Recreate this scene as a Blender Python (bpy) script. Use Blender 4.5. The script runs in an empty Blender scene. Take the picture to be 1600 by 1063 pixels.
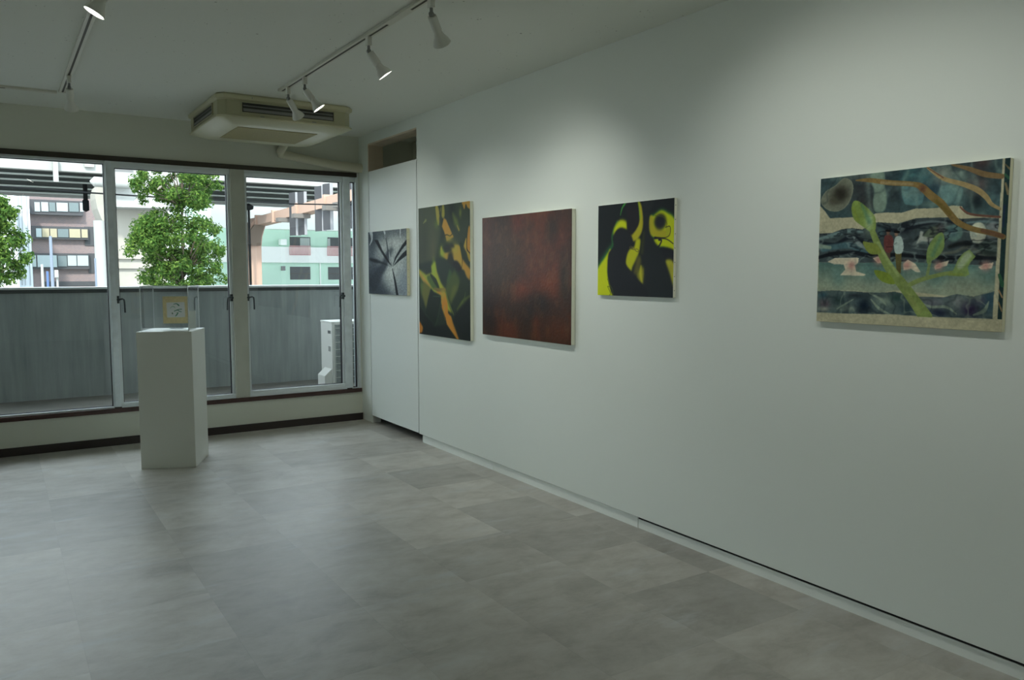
import bpy, bmesh, math, random
import numpy as np
from mathutils import Vector, Matrix
random.seed(7); RNG = np.random.RandomState(11)
C = bpy.context.scene.collection

# ------------------------------------------------------------------ camera
YAW, PIT = math.radians(32.826), math.radians(4.878)
FPX, CX, CZ, D, H = 1248.3, -2.853, 1.385, 7.017, 2.614
CAM = Vector((CX, 0.0, CZ))
FW = Vector((math.sin(YAW)*math.cos(PIT), math.cos(YAW)*math.cos(PIT), -math.sin(PIT)))
RT = Vector((math.cos(YAW), -math.sin(YAW), 0)); UP = RT.cross(FW)
cd = bpy.data.cameras.new('camera'); cam = bpy.data.objects.new('camera', cd); C.objects.link(cam)
cd.sensor_width = 36; cd.lens = FPX/1600*36; cd.clip_end = 600
M = Matrix((RT, UP, -FW)).transposed().to_4x4(); M.translation = CAM; cam.matrix_world = M
bpy.context.scene.camera = cam

def at(px, py, Y):
    "where the sight line of a photograph pixel meets the upright plane y = Y"
    d = FW + RT*((px-800)/FPX) - UP*((py-531.5)/FPX)
    return CAM + d*((Y-CAM.y)/d.y)

# ------------------------------------------------------------------ materials
def lin(c):
    return tuple(((v/255)/12.92 if v/255 <= .04045 else ((v/255+.055)/1.055)**2.4) for v in c)
def mat(name, col, rough=.6, metal=0, spec=.5, noise=None, bump=None, coat=0):
    m = bpy.data.materials.new(name); m.use_nodes = True; nt = m.node_tree; b = nt.nodes['Principled BSDF']
    b.inputs['Base Color'].default_value = (*col, 1); b.inputs['Roughness'].default_value = rough
    b.inputs['Metallic'].default_value = metal; b.inputs['Specular IOR Level'].default_value = spec
    b.inputs['Coat Weight'].default_value = coat
    tc = nt.nodes.new('ShaderNodeTexCoord')
    if noise:
        sc, amt = noise[:2]; st = noise[2] if len(noise) > 2 else (1, 1, 1)
        mp = nt.nodes.new('ShaderNodeMapping'); mp.inputs['Scale'].default_value = st
        n = nt.nodes.new('ShaderNodeTexNoise'); n.inputs['Scale'].default_value = sc; n.inputs['Detail'].default_value = 6
        r = nt.nodes.new('ShaderNodeMapRange'); r.inputs['From Min'].default_value = .3; r.inputs['From Max'].default_value = .7
        r.inputs['To Min'].default_value = 1-amt; r.inputs['To Max'].default_value = 1+amt*.4
        mx = nt.nodes.new('ShaderNodeVectorMath'); mx.operation = 'SCALE'; mx.inputs[0].default_value = col
        nt.links.new(tc.outputs['Object'], mp.inputs[0]); nt.links.new(mp.outputs[0], n.inputs['Vector'])
        nt.links.new(n.outputs[0], r.inputs[0]); nt.links.new(r.outputs[0], mx.inputs['Scale']); nt.links.new(mx.outputs[0], b.inputs['Base Color'])
    if bump:
        n2 = nt.nodes.new('ShaderNodeTexNoise'); n2.inputs['Scale'].default_value = bump[0]; n2.inputs['Detail'].default_value = 4
        bp = nt.nodes.new('ShaderNodeBump'); bp.inputs['Strength'].default_value = bump[1]; bp.inputs['Distance'].default_value = .002
        nt.links.new(tc.outputs['Object'], n2.inputs['Vector']); nt.links.new(n2.outputs[0], bp.inputs['Height']); nt.links.new(bp.outputs[0], b.inputs['Normal'])
    return m
def glass_mat(name, tint=(.95, .97, .96), ior=1.45, rough=0):
    m = bpy.data.materials.new(name); m.use_nodes = True; nt = m.node_tree; nt.nodes.clear()
    o = nt.nodes.new('ShaderNodeOutputMaterial'); mx = nt.nodes.new('ShaderNodeMixShader'); f = nt.nodes.new('ShaderNodeFresnel')
    t = nt.nodes.new('ShaderNodeBsdfTransparent'); g = nt.nodes.new('ShaderNodeBsdfGlossy'); g.inputs['Roughness'].default_value = rough
    f.inputs['IOR'].default_value = ior; t.inputs[0].default_value = (*tint, 1)
    ge = nt.nodes.new('ShaderNodeNewGeometry'); iv = nt.nodes.new('ShaderNodeMath'); iv.operation = 'SUBTRACT'; iv.inputs[0].default_value = 1.7; ml = nt.nodes.new('ShaderNodeMath'); ml.operation = 'MULTIPLY_ADD'
    b2 = nt.nodes.new('ShaderNodeMath'); b2.operation = 'MULTIPLY'; b2.inputs[1].default_value = 1.7; ml.operation = 'MULTIPLY'; ml.use_clamp = True
    nt.links.new(ge.outputs['Backfacing'], b2.inputs[0]); nt.links.new(b2.outputs[0], iv.inputs[1]); nt.links.new(f.outputs[0], ml.inputs[0]); nt.links.new(iv.outputs[0], ml.inputs[1])
    nt.links.new(ml.outputs[0], mx.inputs[0]); nt.links.new(t.outputs[0], mx.inputs[1]); nt.links.new(g.outputs[0], mx.inputs[2]); nt.links.new(mx.outputs[0], o.inputs[0])
    return m
def emis(name, col, s):
    m = mat(name, (.8, .8, .8)); b = m.node_tree.nodes['Principled BSDF']
    b.inputs['Emission Color'].default_value = (*col, 1); b.inputs['Emission Strength'].default_value = s; return m

WALL = mat('wall_paint', (.80, .84, .79), .75, bump=(90, .08))
DOORW = mat('door_paint', (.80, .84, .80), .6, bump=(60, .05))
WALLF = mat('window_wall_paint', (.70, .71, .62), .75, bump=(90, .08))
BASEW = mat('base_white', (.86, .89, .85), .6)
DARK = mat('dark_gap', (.02, .02, .02), .9)
BROWN = mat('brown_vinyl_base', (.035, .025, .022), .5)
SILLB = mat('sill_wood', (.075, .035, .03), .45, noise=(8, .35, (1, 12, 12)))
HEADB = mat('head_trim', (.05, .042, .03), .6)
ALU = mat('aluminium', (.80, .86, .90), .38, metal=.15, noise=(14, .12))
ALUB = mat('aluminium_white', (.76, .81, .83), .4, metal=.15)
POSTP = mat('painted_post', (.55, .56, .49), .6, noise=(6, .08))
HANDM = mat('dull_metal', (.07, .085, .09), .4, metal=.6)
RUBB = mat('black_gasket', (.02, .02, .025), .6)
GLASS = glass_mat('window_glass', (.955, .975, .965))
ACRY = glass_mat('clear_acrylic', (.985, .99, .99), 1.42)
ACRE = mat('acrylic_edge', (.85, .9, .92), .2)
ACRE.node_tree.nodes['Principled BSDF'].inputs['Alpha'].default_value = .75
WHITEP = mat('white_lacquer', (.76, .77, .71), .38)
ACB = mat('yellowed_plastic', (.44, .43, .27), .45)
ACL = mat('yellowed_plastic_light', (.57, .55, .37), .42)
ACG = mat('intake_mesh', (.36, .31, .13), .7, noise=(220, .3))
PIPEM = mat('duct_cover', (.60, .57, .43), .5)
LOUV = mat('louvre_dark', (.035, .035, .03), .5)
LAMPW = mat('lamp_white', (.72, .72, .66), .4)
LAMPG = mat('lamp_grey', (.25, .26, .25), .4, metal=.3)
TRACK = mat('track_white', (.66, .65, .56), .45)
SLOT = mat('track_slot', (.06, .055, .035), .6)
CANVAS = mat('raw_canvas', (.86, .84, .62), .85, noise=(300, .1))
CANVW = mat('white_canvas', (.90, .90, .76), .85)
TACKM = mat('tack', (.12, .1, .06), .5, metal=.5)
STOR = mat('storage_grey', (.85, .86, .78), .8)
WOOD = mat('bare_wood', (.68, .57, .43), .6, noise=(5, .15, (1, 1, .1)))
EXTW = mat('outside_render', (.5, .5, .48), .8)

def ceiling_mat():
    m = mat('ceiling_board', (.77, .79, .73), .85); nt = m.node_tree; b = nt.nodes['Principled BSDF']
    tc = nt.nodes.new('ShaderNodeTexCoord'); v = nt.nodes.new('ShaderNodeTexVoronoi'); v.inputs['Scale'].default_value = 34
    n = nt.nodes.new('ShaderNodeTexNoise'); n.inputs['Scale'].default_value = 7; n.inputs['Detail'].default_value = 3
    n.inputs['Roughness'].default_value = .8
    a = nt.nodes.new('ShaderNodeMapRange'); a.inputs['From Min'].default_value = .48; a.inputs['From Max'].default_value = .75; a.inputs['To Min'].default_value = .0; a.inputs['To Max'].default_value = .24
    lt = nt.nodes.new('ShaderNodeMath'); lt.operation = 'LESS_THAN'
    nt.links.new(tc.outputs['Object'], v.inputs['Vector']); nt.links.new(tc.outputs['Object'], n.inputs['Vector'])
    nt.links.new(n.outputs[0], a.inputs[0]); nt.links.new(v.outputs['Distance'], lt.inputs[0]); nt.links.new(a.outputs[0], lt.inputs[1])
    mx = nt.nodes.new('ShaderNodeMix'); mx.data_type = 'RGBA'; mx.inputs[6].default_value = (.77, .79, .73, 1); mx.inputs[7].default_value = (.36, .37, .33, 1)
    nt.links.new(lt.outputs[0], mx.inputs[0]); nt.links.new(mx.outputs[2], b.inputs['Base Color'])
    return m
CEIL = ceiling_mat()

def floor_mat():
    m = mat('stone_vinyl_tile', (.4, .4, .36), .42); nt = m.node_tree; b = nt.nodes['Principled BSDF']; L = nt.links.new
    N = lambda t: nt.nodes.new('ShaderNode'+t)
    def mth(op, a, bb=None):
        x = N('Math'); x.operation = op
        for i, v in enumerate((a, bb)):
            if v is None: continue
            if isinstance(v, (int, float)): x.inputs[i].default_value = v
            else: L(v, x.inputs[i])
        return x.outputs[0]
    tc = N('TexCoord'); sp = N('SeparateXYZ'); L(tc.outputs['Object'], sp.inputs[0])
    ux = mth('MULTIPLY', mth('ADD', sp.outputs[0], .14), 2.0); uy = mth('MULTIPLY', mth('ADD', sp.outputs[1], -.03), 2.0)
    fx, fy = mth('FLOOR', ux), mth('FLOOR', uy); rx, ry = mth('FRACT', ux), mth('FRACT', uy)
    cb = N('CombineXYZ'); L(fx, cb.inputs[0]); L(fy, cb.inputs[1])
    wn = N('TexWhiteNoise'); wn.noise_dimensions = '2D'; L(cb.outputs[0], wn.inputs['Vector'])
    # each tile shows its own piece of the printed stone
    off = N('VectorMath'); off.operation = 'MULTIPLY_ADD'; L(wn.outputs['Color'], off.inputs[0]); off.inputs[1].default_value = (9, 9, 9); L(tc.outputs['Object'], off.inputs[2])
    mp = N('Mapping'); mp.inputs['Scale'].default_value = (1.2, 1.9, 1); mp.inputs['Rotation'].default_value = (0, 0, .4); L(off.outputs[0], mp.inputs[0])
    n1 = N('TexNoise'); n1.inputs['Scale'].default_value = 3.4; n1.inputs['Detail'].default_value = 9; n1.inputs['Roughness'].default_value = .68; n1.inputs['Distortion'].default_value = .25; L(mp.outputs[0], n1.inputs['Vector'])
    n2 = N('TexNoise'); n2.inputs['Scale'].default_value = 1.3; n2.inputs['Detail'].default_value = 3; L(off.outputs[0], n2.inputs['Vector'])
    cr = N('ValToRGB'); e = cr.color_ramp.elements
    e[0].position = .28; e[0].color = (.31, .285, .25, 1); e[1].position = .72; e[1].color = (.53, .515, .48, 1)
    k = cr.color_ramp.elements.new(.5); k.color = (.435, .41, .37, 1)
    L(n1.outputs[0], cr.inputs[0])
    br = mth('ADD', mth('MULTIPLY', wn.outputs['Value'], .30), mth('ADD', mth('MULTIPLY', n2.outputs[0], .50), .60))
    # joints
    ex = mth('MINIMUM', rx, mth('SUBTRACT', 1, rx)); ey = mth('MINIMUM', ry, mth('SUBTRACT', 1, ry))
    jt = mth('LESS_THAN', mth('MINIMUM', ex, ey), .0028)
    br2 = mth('MULTIPLY', br, mth('SUBTRACT', 1, mth('MULTIPLY', jt, .09)))
    vm = N('VectorMath'); vm.operation = 'SCALE'; L(cr.outputs[0], vm.inputs[0]); L(br2, vm.inputs['Scale'])
    # pale scuffs of plaster dust
    mp2 = N('Mapping'); mp2.inputs['Scale'].default_value = (1, 3.4, 1); mp2.inputs['Rotation'].default_value = (0, 0, -.25); L(tc.outputs['Object'], mp2.inputs[0])
    n3 = N('TexNoise'); n3.inputs['Scale'].default_value = 1.9; n3.inputs['Detail'].default_value = 8; n3.inputs['Roughness'].default_value = .65; L(mp2.outputs[0], n3.inputs['Vector'])
    sc = N('MapRange'); sc.inputs['From Min'].default_value = .56; sc.inputs['From Max'].default_value = .72; sc.inputs['To Max'].default_value = .6; L(n3.outputs[0], sc.inputs[0])
    mx = N('Mix'); mx.data_type = 'RGBA'; L(sc.outputs[0], mx.inputs[0]); L(vm.outputs[0], mx.inputs[6]); mx.inputs[7].default_value = (.52, .54, .55, 1)
    L(mx.outputs[2], b.inputs['Base Color'])
    rr = N('MapRange'); L(n1.outputs[0], rr.inputs[0]); rr.inputs['To Min'].default_value = .34; rr.inputs['To Max'].default_value = .50; L(rr.outputs[0], b.inputs['Roughness'])
    bp = N('Bump'); bp.inputs['Strength'].default_value = .25; bp.inputs['Distance'].default_value = .002
    hh = mth('ADD', mth('MULTIPLY', n1.outputs[0], .35), mth('MULTIPLY', jt, -.2)); L(hh, bp.inputs['Height']); L(bp.outputs[0], b.inputs['Normal'])
    return m
FLOOR = floor_mat()

def concrete_mat(name, c0, c1, streak):
    m = mat(name, c0, .85); nt = m.node_tree; b = nt.nodes['Principled BSDF']; L = nt.links.new
    tc = nt.nodes.new('ShaderNodeTexCoord'); mp = nt.nodes.new('ShaderNodeMapping'); mp.inputs['Scale'].default_value = streak
    n = nt.nodes.new('ShaderNodeTexNoise'); n.inputs['Scale'].default_value = 4; n.inputs['Detail'].default_value = 8; n.inputs['Roughness'].default_value = .6
    n2 = nt.nodes.new('ShaderNodeTexNoise'); n2.inputs['Scale'].default_value = 1.6; n2.inputs['Detail'].default_value = 6
    cr = nt.nodes.new('ShaderNodeValToRGB'); cr.color_ramp.elements[0].position = .30; cr.color_ramp.elements[1].position = .66
    cr.color_ramp.elements[0].color = (*c0, 1); cr.color_ramp.elements[1].color = (*c1, 1)
    ad = nt.nodes.new('ShaderNodeMath'); ad.operation = 'MULTIPLY_ADD'; ad.inputs[1].default_value = .6
    ml = nt.nodes.new('ShaderNodeMath'); ml.operation = 'MULTIPLY'; ml.inputs[1].default_value = .4
    L(tc.outputs['Object'], mp.inputs[0]); L(mp.outputs[0], n.inputs['Vector']); L(tc.outputs['Object'], n2.inputs['Vector'])
    L(n2.outputs[0], ml.inputs[0]); L(n.outputs[0], ad.inputs[0]); L(ml.outputs[0], ad.inputs[2]); L(ad.outputs[0], cr.inputs[0]); L(cr.outputs[0], b.inputs['Base Color'])
    return m
PARA = concrete_mat('streaked_render', (.22, .25, .25), (.38, .41, .40), (4, 1, .3))
BALF = concrete_mat('balcony_floor', (.10, .10, .09), (.20, .19, .17), (1, 1, 1))
HWYC = concrete_mat('highway_concrete', (.27, .275, .26), (.32, .325, .31), (.3, .3, .1))
PIERC = concrete_mat('pier_concrete', (.30, .285, .245), (.345, .325, .285), (.3, .3, .1))
def brick_mat():
    m = mat('pink_brick', (.4, .3, .27), .8); nt = m.node_tree; b = nt.nodes['Principled BSDF']
    tc = nt.nodes.new('ShaderNodeTexCoord'); mp = nt.nodes.new('ShaderNodeMapping'); mp.inputs['Rotation'].default_value = (math.pi/2, 0, 0)
    br = nt.nodes.new('ShaderNodeTexBrick'); br.inputs['Scale'].default_value = 2.2
    br.inputs['Color1'].default_value = (.21, .145, .138, 1); br.inputs['Color2'].default_value = (.165, .122, .128, 1); br.inputs['Mortar'].default_value = (.25, .22, .215, 1)
    nt.links.new(tc.outputs['Object'], mp.inputs[0]); nt.links.new(mp.outputs[0], br.inputs[0]); nt.links.new(br.outputs[0], b.inputs['Base Color'])
    return m
BRICK = brick_mat()

# ------------------------------------------------------------------ mesh building
class MB:
    def __init__(s): s.bm = bmesh.new()
    def hexa(s, p):
        v = [s.bm.verts.new(q) for q in p]
        for f in ((0, 3, 2, 1), (4, 5, 6, 7), (0, 1, 5, 4), (1, 2, 6, 5), (2, 3, 7, 6), (3, 0, 4, 7)): s.bm.faces.new([v[i] for i in f])
        return s
    def box(s, x0, x1, y0, y1, z0, z1):
        return s.hexa([(x0, y0, z0), (x1, y0, z0), (x1, y1, z0), (x0, y1, z0), (x0, y0, z1), (x1, y0, z1), (x1, y1, z1), (x0, y1, z1)])
    def obox(s, c, u, v, w):
        c, u, v, w = map(Vector, (c, u, v, w))
        return s.hexa([c-u-v-w, c+u-v-w, c+u+v-w, c-u+v-w, c-u-v+w, c+u-v+w, c+u+v+w, c-u+v+w])
    def prism(s, pts, d):
        "polygon pts extruded along d"
        d = Vector(d); a = [s.bm.verts.new(p) for p in pts]; b = [s.bm.verts.new(Vector(p)+d) for p in pts]; n = len(pts)
        s.bm.faces.new(a); s.bm.faces.new(b[::-1])
        for i in range(n): s.bm.faces.new([a[i], b[i], b[(i+1) % n], a[(i+1) % n]])
        return s
    def loft(s, rings, cap=True):
        R = [[s.bm.verts.new(p) for p in r] for r in rings]; n = len(R[0])
        for a, b in zip(R, R[1:]):
            for i in range(n): s.bm.faces.new([a[i], a[(i+1) % n], b[(i+1) % n], b[i]])
        if cap: s.bm.faces.new(R[0][::-1]); s.bm.faces.new(R[-1])
        return s
    def turn(s, prof, p0, d, n=20, cap=True):
        "profile [(distance along d, radius)] turned round the axis p0 + d"
        p0, d = Vector(p0), Vector(d).normalized(); a = d.orthogonal().normalized(); b = d.cross(a)
        return s.loft([[p0+d*t+(a*math.cos(2*math.pi*i/n)+b*math.sin(2*math.pi*i/n))*r for i in range(n)] for t, r in prof], cap)
    def cyl(s, p0, p1, r0, r1=None, n=16):
        p0, p1 = Vector(p0), Vector(p1)
        return s.turn([(0, r0), ((p1-p0).length, r0 if r1 is None else r1)], p0, p1-p0, n)
    def tube(s, pts, rs, n=12):
        pts = [Vector(p) for p in pts]; rs = rs if isinstance(rs, (list, tuple)) else [rs]*len(pts); rings = []; a = None
        for i, p in enumerate(pts):
            t = (pts[min(i+1, len(pts)-1)]-pts[max(i-1, 0)]).normalized()
            a = t.orthogonal().normalized() if a is None else (a-t*a.dot(t)).normalized()
            b = t.cross(a); rings.append([p+(a*math.cos(2*math.pi*k/n)+b*math.sin(2*math.pi*k/n))*rs[i] for k in range(n)])
        return s.loft(rings)
    def build(s, name, m, parent=None, bevel=0, smooth=False, seg=2):
        if bevel:
            bmesh.ops.bevel(s.bm, geom=[e for e in s.bm.edges], offset=bevel, segments=seg, profile=.6, affect='EDGES', clamp_overlap=True)
        bmesh.ops.recalc_face_normals(s.bm, faces=s.bm.faces)
        root = parent
        while root is not None and root.parent is not None: root = root.parent
        if root is not None:
            off = root.location.copy()
            for v in s.bm.verts: v.co -= off
        me = bpy.data.meshes.new(name); s.bm.to_mesh(me); s.bm.free(); me.materials.append(m)
        if smooth:
            me.polygons.foreach_set('use_smooth', [True]*len(me.polygons)); me.set_sharp_from_angle(angle=math.radians(38))
        o = bpy.data.objects.new(name, me); C.objects.link(o); o.parent = parent
        return o
def tag(o, label, cat, group=None):
    o['label'] = label; o['category'] = cat
    if group: o['group'] = group
    return o
def thing(name, label, cat, loc, group=None):
    o = bpy.data.objects.new(name, None); C.objects.link(o); o.location = loc; o.empty_display_size = .1
    return tag(o, label, cat, group)
def struct(o, label=None):
    o['kind'] = 'structure'
    if label: o['label'] = label
    return o
def sroot(name, loc, label=None):
    o = bpy.data.objects.new(name, None); C.objects.link(o); o.location = loc; return struct(o, label)
def B(*a): return MB().box(*a)

# ------------------------------------------------------------------ room shell
XL, YB = -6.6, -4.2
struct(B(XL-.2, 1.6, YB-.2, D+.15, -.25, 0).build('floor', FLOOR))
struct(B(XL-.2, .2, YB-.2, D+.15, H, H+.25).build('ceiling', CEIL))
w = MB().box(0, .1, YB, 5.818, .068, H).box(0, .1, 5.818, 6.80, 2.523, H).box(0, .1, 6.80, D, .068, H)
struct(w.build('wall_right', WALL))
struct(B(XL-.15, XL, YB, D+.15, 0, H).build('wall_left', WALL))
struct(B(XL-.15, .1, YB-.15, YB, 0, H).build('wall_back', WALL))
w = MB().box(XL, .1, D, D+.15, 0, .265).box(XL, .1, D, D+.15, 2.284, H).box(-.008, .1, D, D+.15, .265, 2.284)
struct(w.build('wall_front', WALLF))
# storage space behind the right wall (dark, seen through the slot over the door and the gap under it)
w = MB().box(.55, .65, 4.9, D+.15, 0, H).box(.1, 1.3, 4.8, 4.9, 0, H).box(.1, 1.4, D, D+.15, 0, H).box(.2, 1.4, 4.8, D+.15, H, H+.2)
struct(w.build('wall_storage', STOR))
w = MB().box(-.001, .14, 6.786, 6.80, 2.276, 2.523).box(-.001, .14, 5.818, 6.786, 2.510, 2.523)
struct(B(.1, .55, 4.9, 7.017, 2.15, 2.2).build('wall_shelf', STOR))
struct(w.build('trim_opening', WOOD))
struct(MB().box(.018, .09, YB, 3.186, -.001, .050).build('baseboard_right', BASEW, bevel=.0015))
struct(MB().box(.0205, .09, YB, 3.186, .0505, .0675).box(.019, .09, 3.189, 5.79, .0595, .0675).build('trim_shadow_gap', DARK))  # black filler stands for the shade in the gap above the baseboards
struct(MB().box(.016, .09, 3.189, 4.688, -.001, .059).build('baseboard_right.001', BASEW, bevel=.0015))
struct(MB().box(.016, .09, 4.691, 5.79, -.001, .059).build('baseboard_right.002', BASEW, bevel=.0015))
struct(MB().box(.012, .09, 6.80, D, -.001, .0675).build('baseboard_right.003', BASEW, bevel=.0015))
struct(B(XL, .0, D-.008, D, 0, .064).build('baseboard_front', BROWN))
dr = sroot('door_1', (0, 6.31, 0))
B(.0, .03, 5.829, 6.791, .072, 2.278).build('door_panel', DOORW, dr, bevel=.001)
MB().box(.004, .03, 5.8185, 5.8285, .072, 2.278).box(.004, .03, 6.7915, 6.7995, .072, 2.278).build('seam', DARK, dr)
struct(B(XL, -.028, D-.014, D+.03, 2.248, 2.286).build('trim_head', HEADB))
struct(B(XL, -.008, D-.016, D+.13, .264, .300).build('trim_sill', SILLB, bevel=.002))

# ------------------------------------------------------------------ windows
G0 = D+.045                                                         # plane of the panes
def handle(x, s, par):
    h = MB().obox((x, D+.018, 1.165), (.011, 0, 0), (0, .012, 0), (0, 0, .03)).build('handle', HANDM, par, bevel=.002)
    MB().cyl((x, D+.01, 1.165), (x, D-.022, 1.165), .011).tube([(x, D-.016, 1.165), (x+s*.03, D-.022, 1.172), (x+s*.04, D-.024, 1.165), (x+s*.043, D-.024, 1.14), (x+s*.045, D-.024, 1.062)], .0068, 8).build('lever', HANDM, h, smooth=True)
def window(n, x0, x1, z0, z1, fr, handles=(), lab=None, mt=ALUB):
    r = sroot('window_%d' % n, ((x0+x1)/2, D+.04, .3), lab)
    w = MB().box(x0, x1, D+.005, D+.07, .300, z0).box(x0, x1, D+.005, D+.07, z1, 2.248).box(x0, x0+fr, D+.015, D+.07, z0, z1).box(x1-fr, x1, D+.015, D+.07, z0, z1)
    if fr > .01: w.box(x0, x1, D-.004, D+.01, .300, z0-.022).box(x0, x1, D-.002, D+.01, z1+.022, 2.248)
    w.build('frame', mt, r, bevel=.002)
    MB().box(x0+fr, x0+fr+.006, G0-.012, G0+.016, z0, z1).box(x1-fr-.006, x1-fr, G0-.012, G0+.016, z0, z1).box(x0+fr, x1-fr, G0-.012, G0+.016, z1-.005, z1).box(x0+fr, x1-fr, G0-.012, G0+.016, z0, z0+.004).build('gasket', RUBB, r)
    B(x0+fr-.004, x1-fr+.004, G0, G0+.006, z0-.004, z1+.004).build('glass', GLASS, r)
    for x, s in handles: handle(x, s, r)
window(1, -4.4, -2.095, .312, 2.226, .008)
window(2, -2.050, -1.155, .337, 2.200, .022, ((-2.042, 1), (-1.166, -1)))
window(3, -1.036, -.160, .352, 2.198, .020, ((-1.030, 1), (-.170, -1)))
window(4, -.092, -.034, .306, 2.205, .004)
window(5, XL, -4.45, .312, 2.226, .02)
def post(nm, x0, x1, m, front):
    struct(B(x0, x1, D+front, D+.09, .300, 2.248).build(nm, m, bevel=.003))
post('trim_post', -2.095, -2.050, ALU, -.004)
post('trim_post.001', -1.155, -1.036, POSTP, -.008)
post('trim_post.002', -.160, -.092, ALU, -.006)
post('trim_post.003', -4.45, -4.40, ALU, -.004)
struct(B(-.034, -.008, D-.004, D+.1, .300, 2.284).build('trim_jamb', ALUB, bevel=.002))
for i, x in enumerate((-2.0725, -.126)):
    struct(B(x-.026, x+.026, D-.008, D+.03, .299, .309).build('trim_foot' + ('' if i == 0 else '.001'), BROWN))

# ------------------------------------------------------------------ lighting tracks and heads
def track(label, p0, p1, slots, group='ceiling lighting tracks'):
    p0, p1 = Vector(p0), Vector(p1); d = (p1-p0); L = d.length; d.normalize(); n = Vector((-d.y, d.x, 0)); mid = (p0+p1)/2
    t = thing('lighting_track', label, 'lighting track', (mid.x, mid.y, H), group)
    MB().obox((mid.x, mid.y, H-.0075), d*L/2, n*.021, (0, 0, .0075)).build('rail', TRACK, t, bevel=.002)
    for a, b in slots:
        q = p0+d*((a+b)/2); MB().obox((q.x, q.y, H-.0152), d*((b-a)/2), n*.0055, (0, 0, .0012)).build('slot', SLOT, t)
    for a in (0.012, L-.012):
        q = p0+d*a; MB().obox((q.x, q.y, H-.0081), d*.012, n*.0225, (0, 0, .0082)).build('end_cap', TRACK, t, bevel=.002)
    return t
track('long white ceiling track running parallel to the wall of paintings', (-1.170, 5.49, 0), (-1.170, -2.2, 0), [(.03, 1.75), (2.02, 4.2), (4.4, 7.6)])
track('white ceiling track on the left of the room, nearest end out of view above', (-2.411, 6.33, 0), (-2.411, -1.5, 0), [(.03, 2.0), (2.12, 4.6), (4.8, 7.7)])
track('short white track branching left from the end of the left ceiling track', (-2.44, 6.375, 0), (-4.6, 6.375, 0), [(.30, 2.1)])

EMI = emis('lit_lamp_face', (1, .98, .92), 14)
def head(label, x, y, aim, L=.138, power=17, cone=98, blend=1, lit=True, col=(.97, 1, .92), ty=None):
    a = Vector(aim).normalized(); t = thing('track_spotlight', label, 'spotlight', (x, y, H-.015), 'track spotlights')
    z = H-.015
    B(x-.012, x+.012, y-.017, y+.017, z-.046, z-.0005).build('adapter', LAMPW, t, bevel=.003)
    j = Vector((x, y, z-.046-.027)); MB().cyl((x, y, z-.0455), j, .0075).build('stem', LAMPG, t, smooth=True)
    MB().turn([(-.008, .0), (-.008, .011), (.008, .011), (.008, .0)], j, a.cross((0, 0, 1)).normalized(), 14, False).build('joint', LAMPG, t, smooth=True)
    b = MB().turn([(0, .006), (.002, .019), (.006, .021), (L*.52, .021), (L*.525, .018), (L*.60, .019), (L*.62, .020)], j+a*.006, a, 24).build('housing', LAMPW, t, smooth=True)
    MB().turn([(L*.60, .0195), (L*.70, .023), (L*.84, .034), (L*.97, .0415), (L, .0425), (L, .0395), (L*.96, .0375)], j+a*.006, a, 28, False).build('reflector', LAMPW, t, smooth=True)
    MB().turn([(L*.955, .0001), (L*.955, .0382), (L*.965, .0382), (L*.972, .0001)], j+a*.006, a, 28, False).build('lamp_face', EMI if lit else LAMPW, t)
    if lit:
        ld = bpy.data.lights.new('spot_beam', 'SPOT'); ld.energy = power; ld.spot_size = math.radians(cone); ld.spot_blend = blend; ld.shadow_soft_size = .022; ld.color = col
        o = bpy.data.objects.new('spot_beam', ld); C.objects.link(o); o.parent = t
        p = j+a*(L+.03); o.location = p-t.location; o.rotation_euler = a.to_track_quat('-Z', 'Y').to_euler()
X1, X2 = -1.170, -2.411
head('white spotlight nearest the far end of the track, in front of the air conditioner', X1, 5.335, (.62, .42, -.74))
head('lit white spotlight second from the far end of the track, over the air conditioner', X1, 5.0, (.56, -.17, -.80))
head('lit white spotlight in the middle of the track, clear of the air conditioner', X1, 3.98, (.57, -.13, -.79))
head('white spotlight at the top edge of the photo, facing away', X1, 3.27, (.60, .42, -.72))
head('lit white spotlight on the left track at the top of the photo', X2, 3.60, (-.46, .10, -.86))
head('small white spotlight hanging at the far end of the left track', X2, 5.76, (.10, .60, -.80), lit=False)
# heads above the frame: for the large painting, extras added as ambient fill light
for y, a in ((2.35, (.60, -.22, -.72)), (1.30, (.56, .34, -.72)), (.1, (.52, .45, -.72)), (-1.3, (.6, -.1, -.74))):
    head('unseen white spotlight on the long track above the picture, aimed at the right wall', X1, y, a, power=13, cone=116)
for y in (1.6, -.4):
    head('added unseen white spotlight on the left track above the picture, aimed at the left wall', X2, y, (-.6, 0, -.74), power=25)

# ------------------------------------------------------------------ ceiling air conditioner
def octa(x0, x1, y0, y1, z, c):
    return [(x0+c, y0, z), (x1-c, y0, z), (x1, y0+c, z), (x1, y1-c, z), (x1-c, y1, z), (x0+c, y1, z), (x0, y1-c, z), (x0, y0+c, z)]
ac = thing('air_conditioner', 'large yellowed square air conditioner mounted under the ceiling near the windows', 'air conditioner', (-1.04, 6.24, H))
x0, x1, y0, y1 = -1.528, -.538, 5.762, 6.765
MB().loft([octa(x0+.01, x1-.01, y0+.01, y1-.01, H-.0005, .046), octa(x0, x1, y0, y1, H-.012, .046), octa(x0+.002, x1-.002, y0+.002, y1-.002, H-.034, .046), octa(x0+.02, x1-.02, y0+.02, y1-.02, H-.045, .046)]).build('top_flange', ACL, ac)
bx0, bx1, by0, by1 = x0+.016, x1-.016, y0+.016, y1-.016
sx, sy = (-1.355, -.700), (5.96, 6.56)
b = MB().loft([octa(bx0, bx1, by0, by1, H-.045, .05), octa(bx0, bx1, by0, by1, 2.462, .05)])
b.build('body', ACB, ac)
zA, zB = 2.488, 2.562
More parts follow.
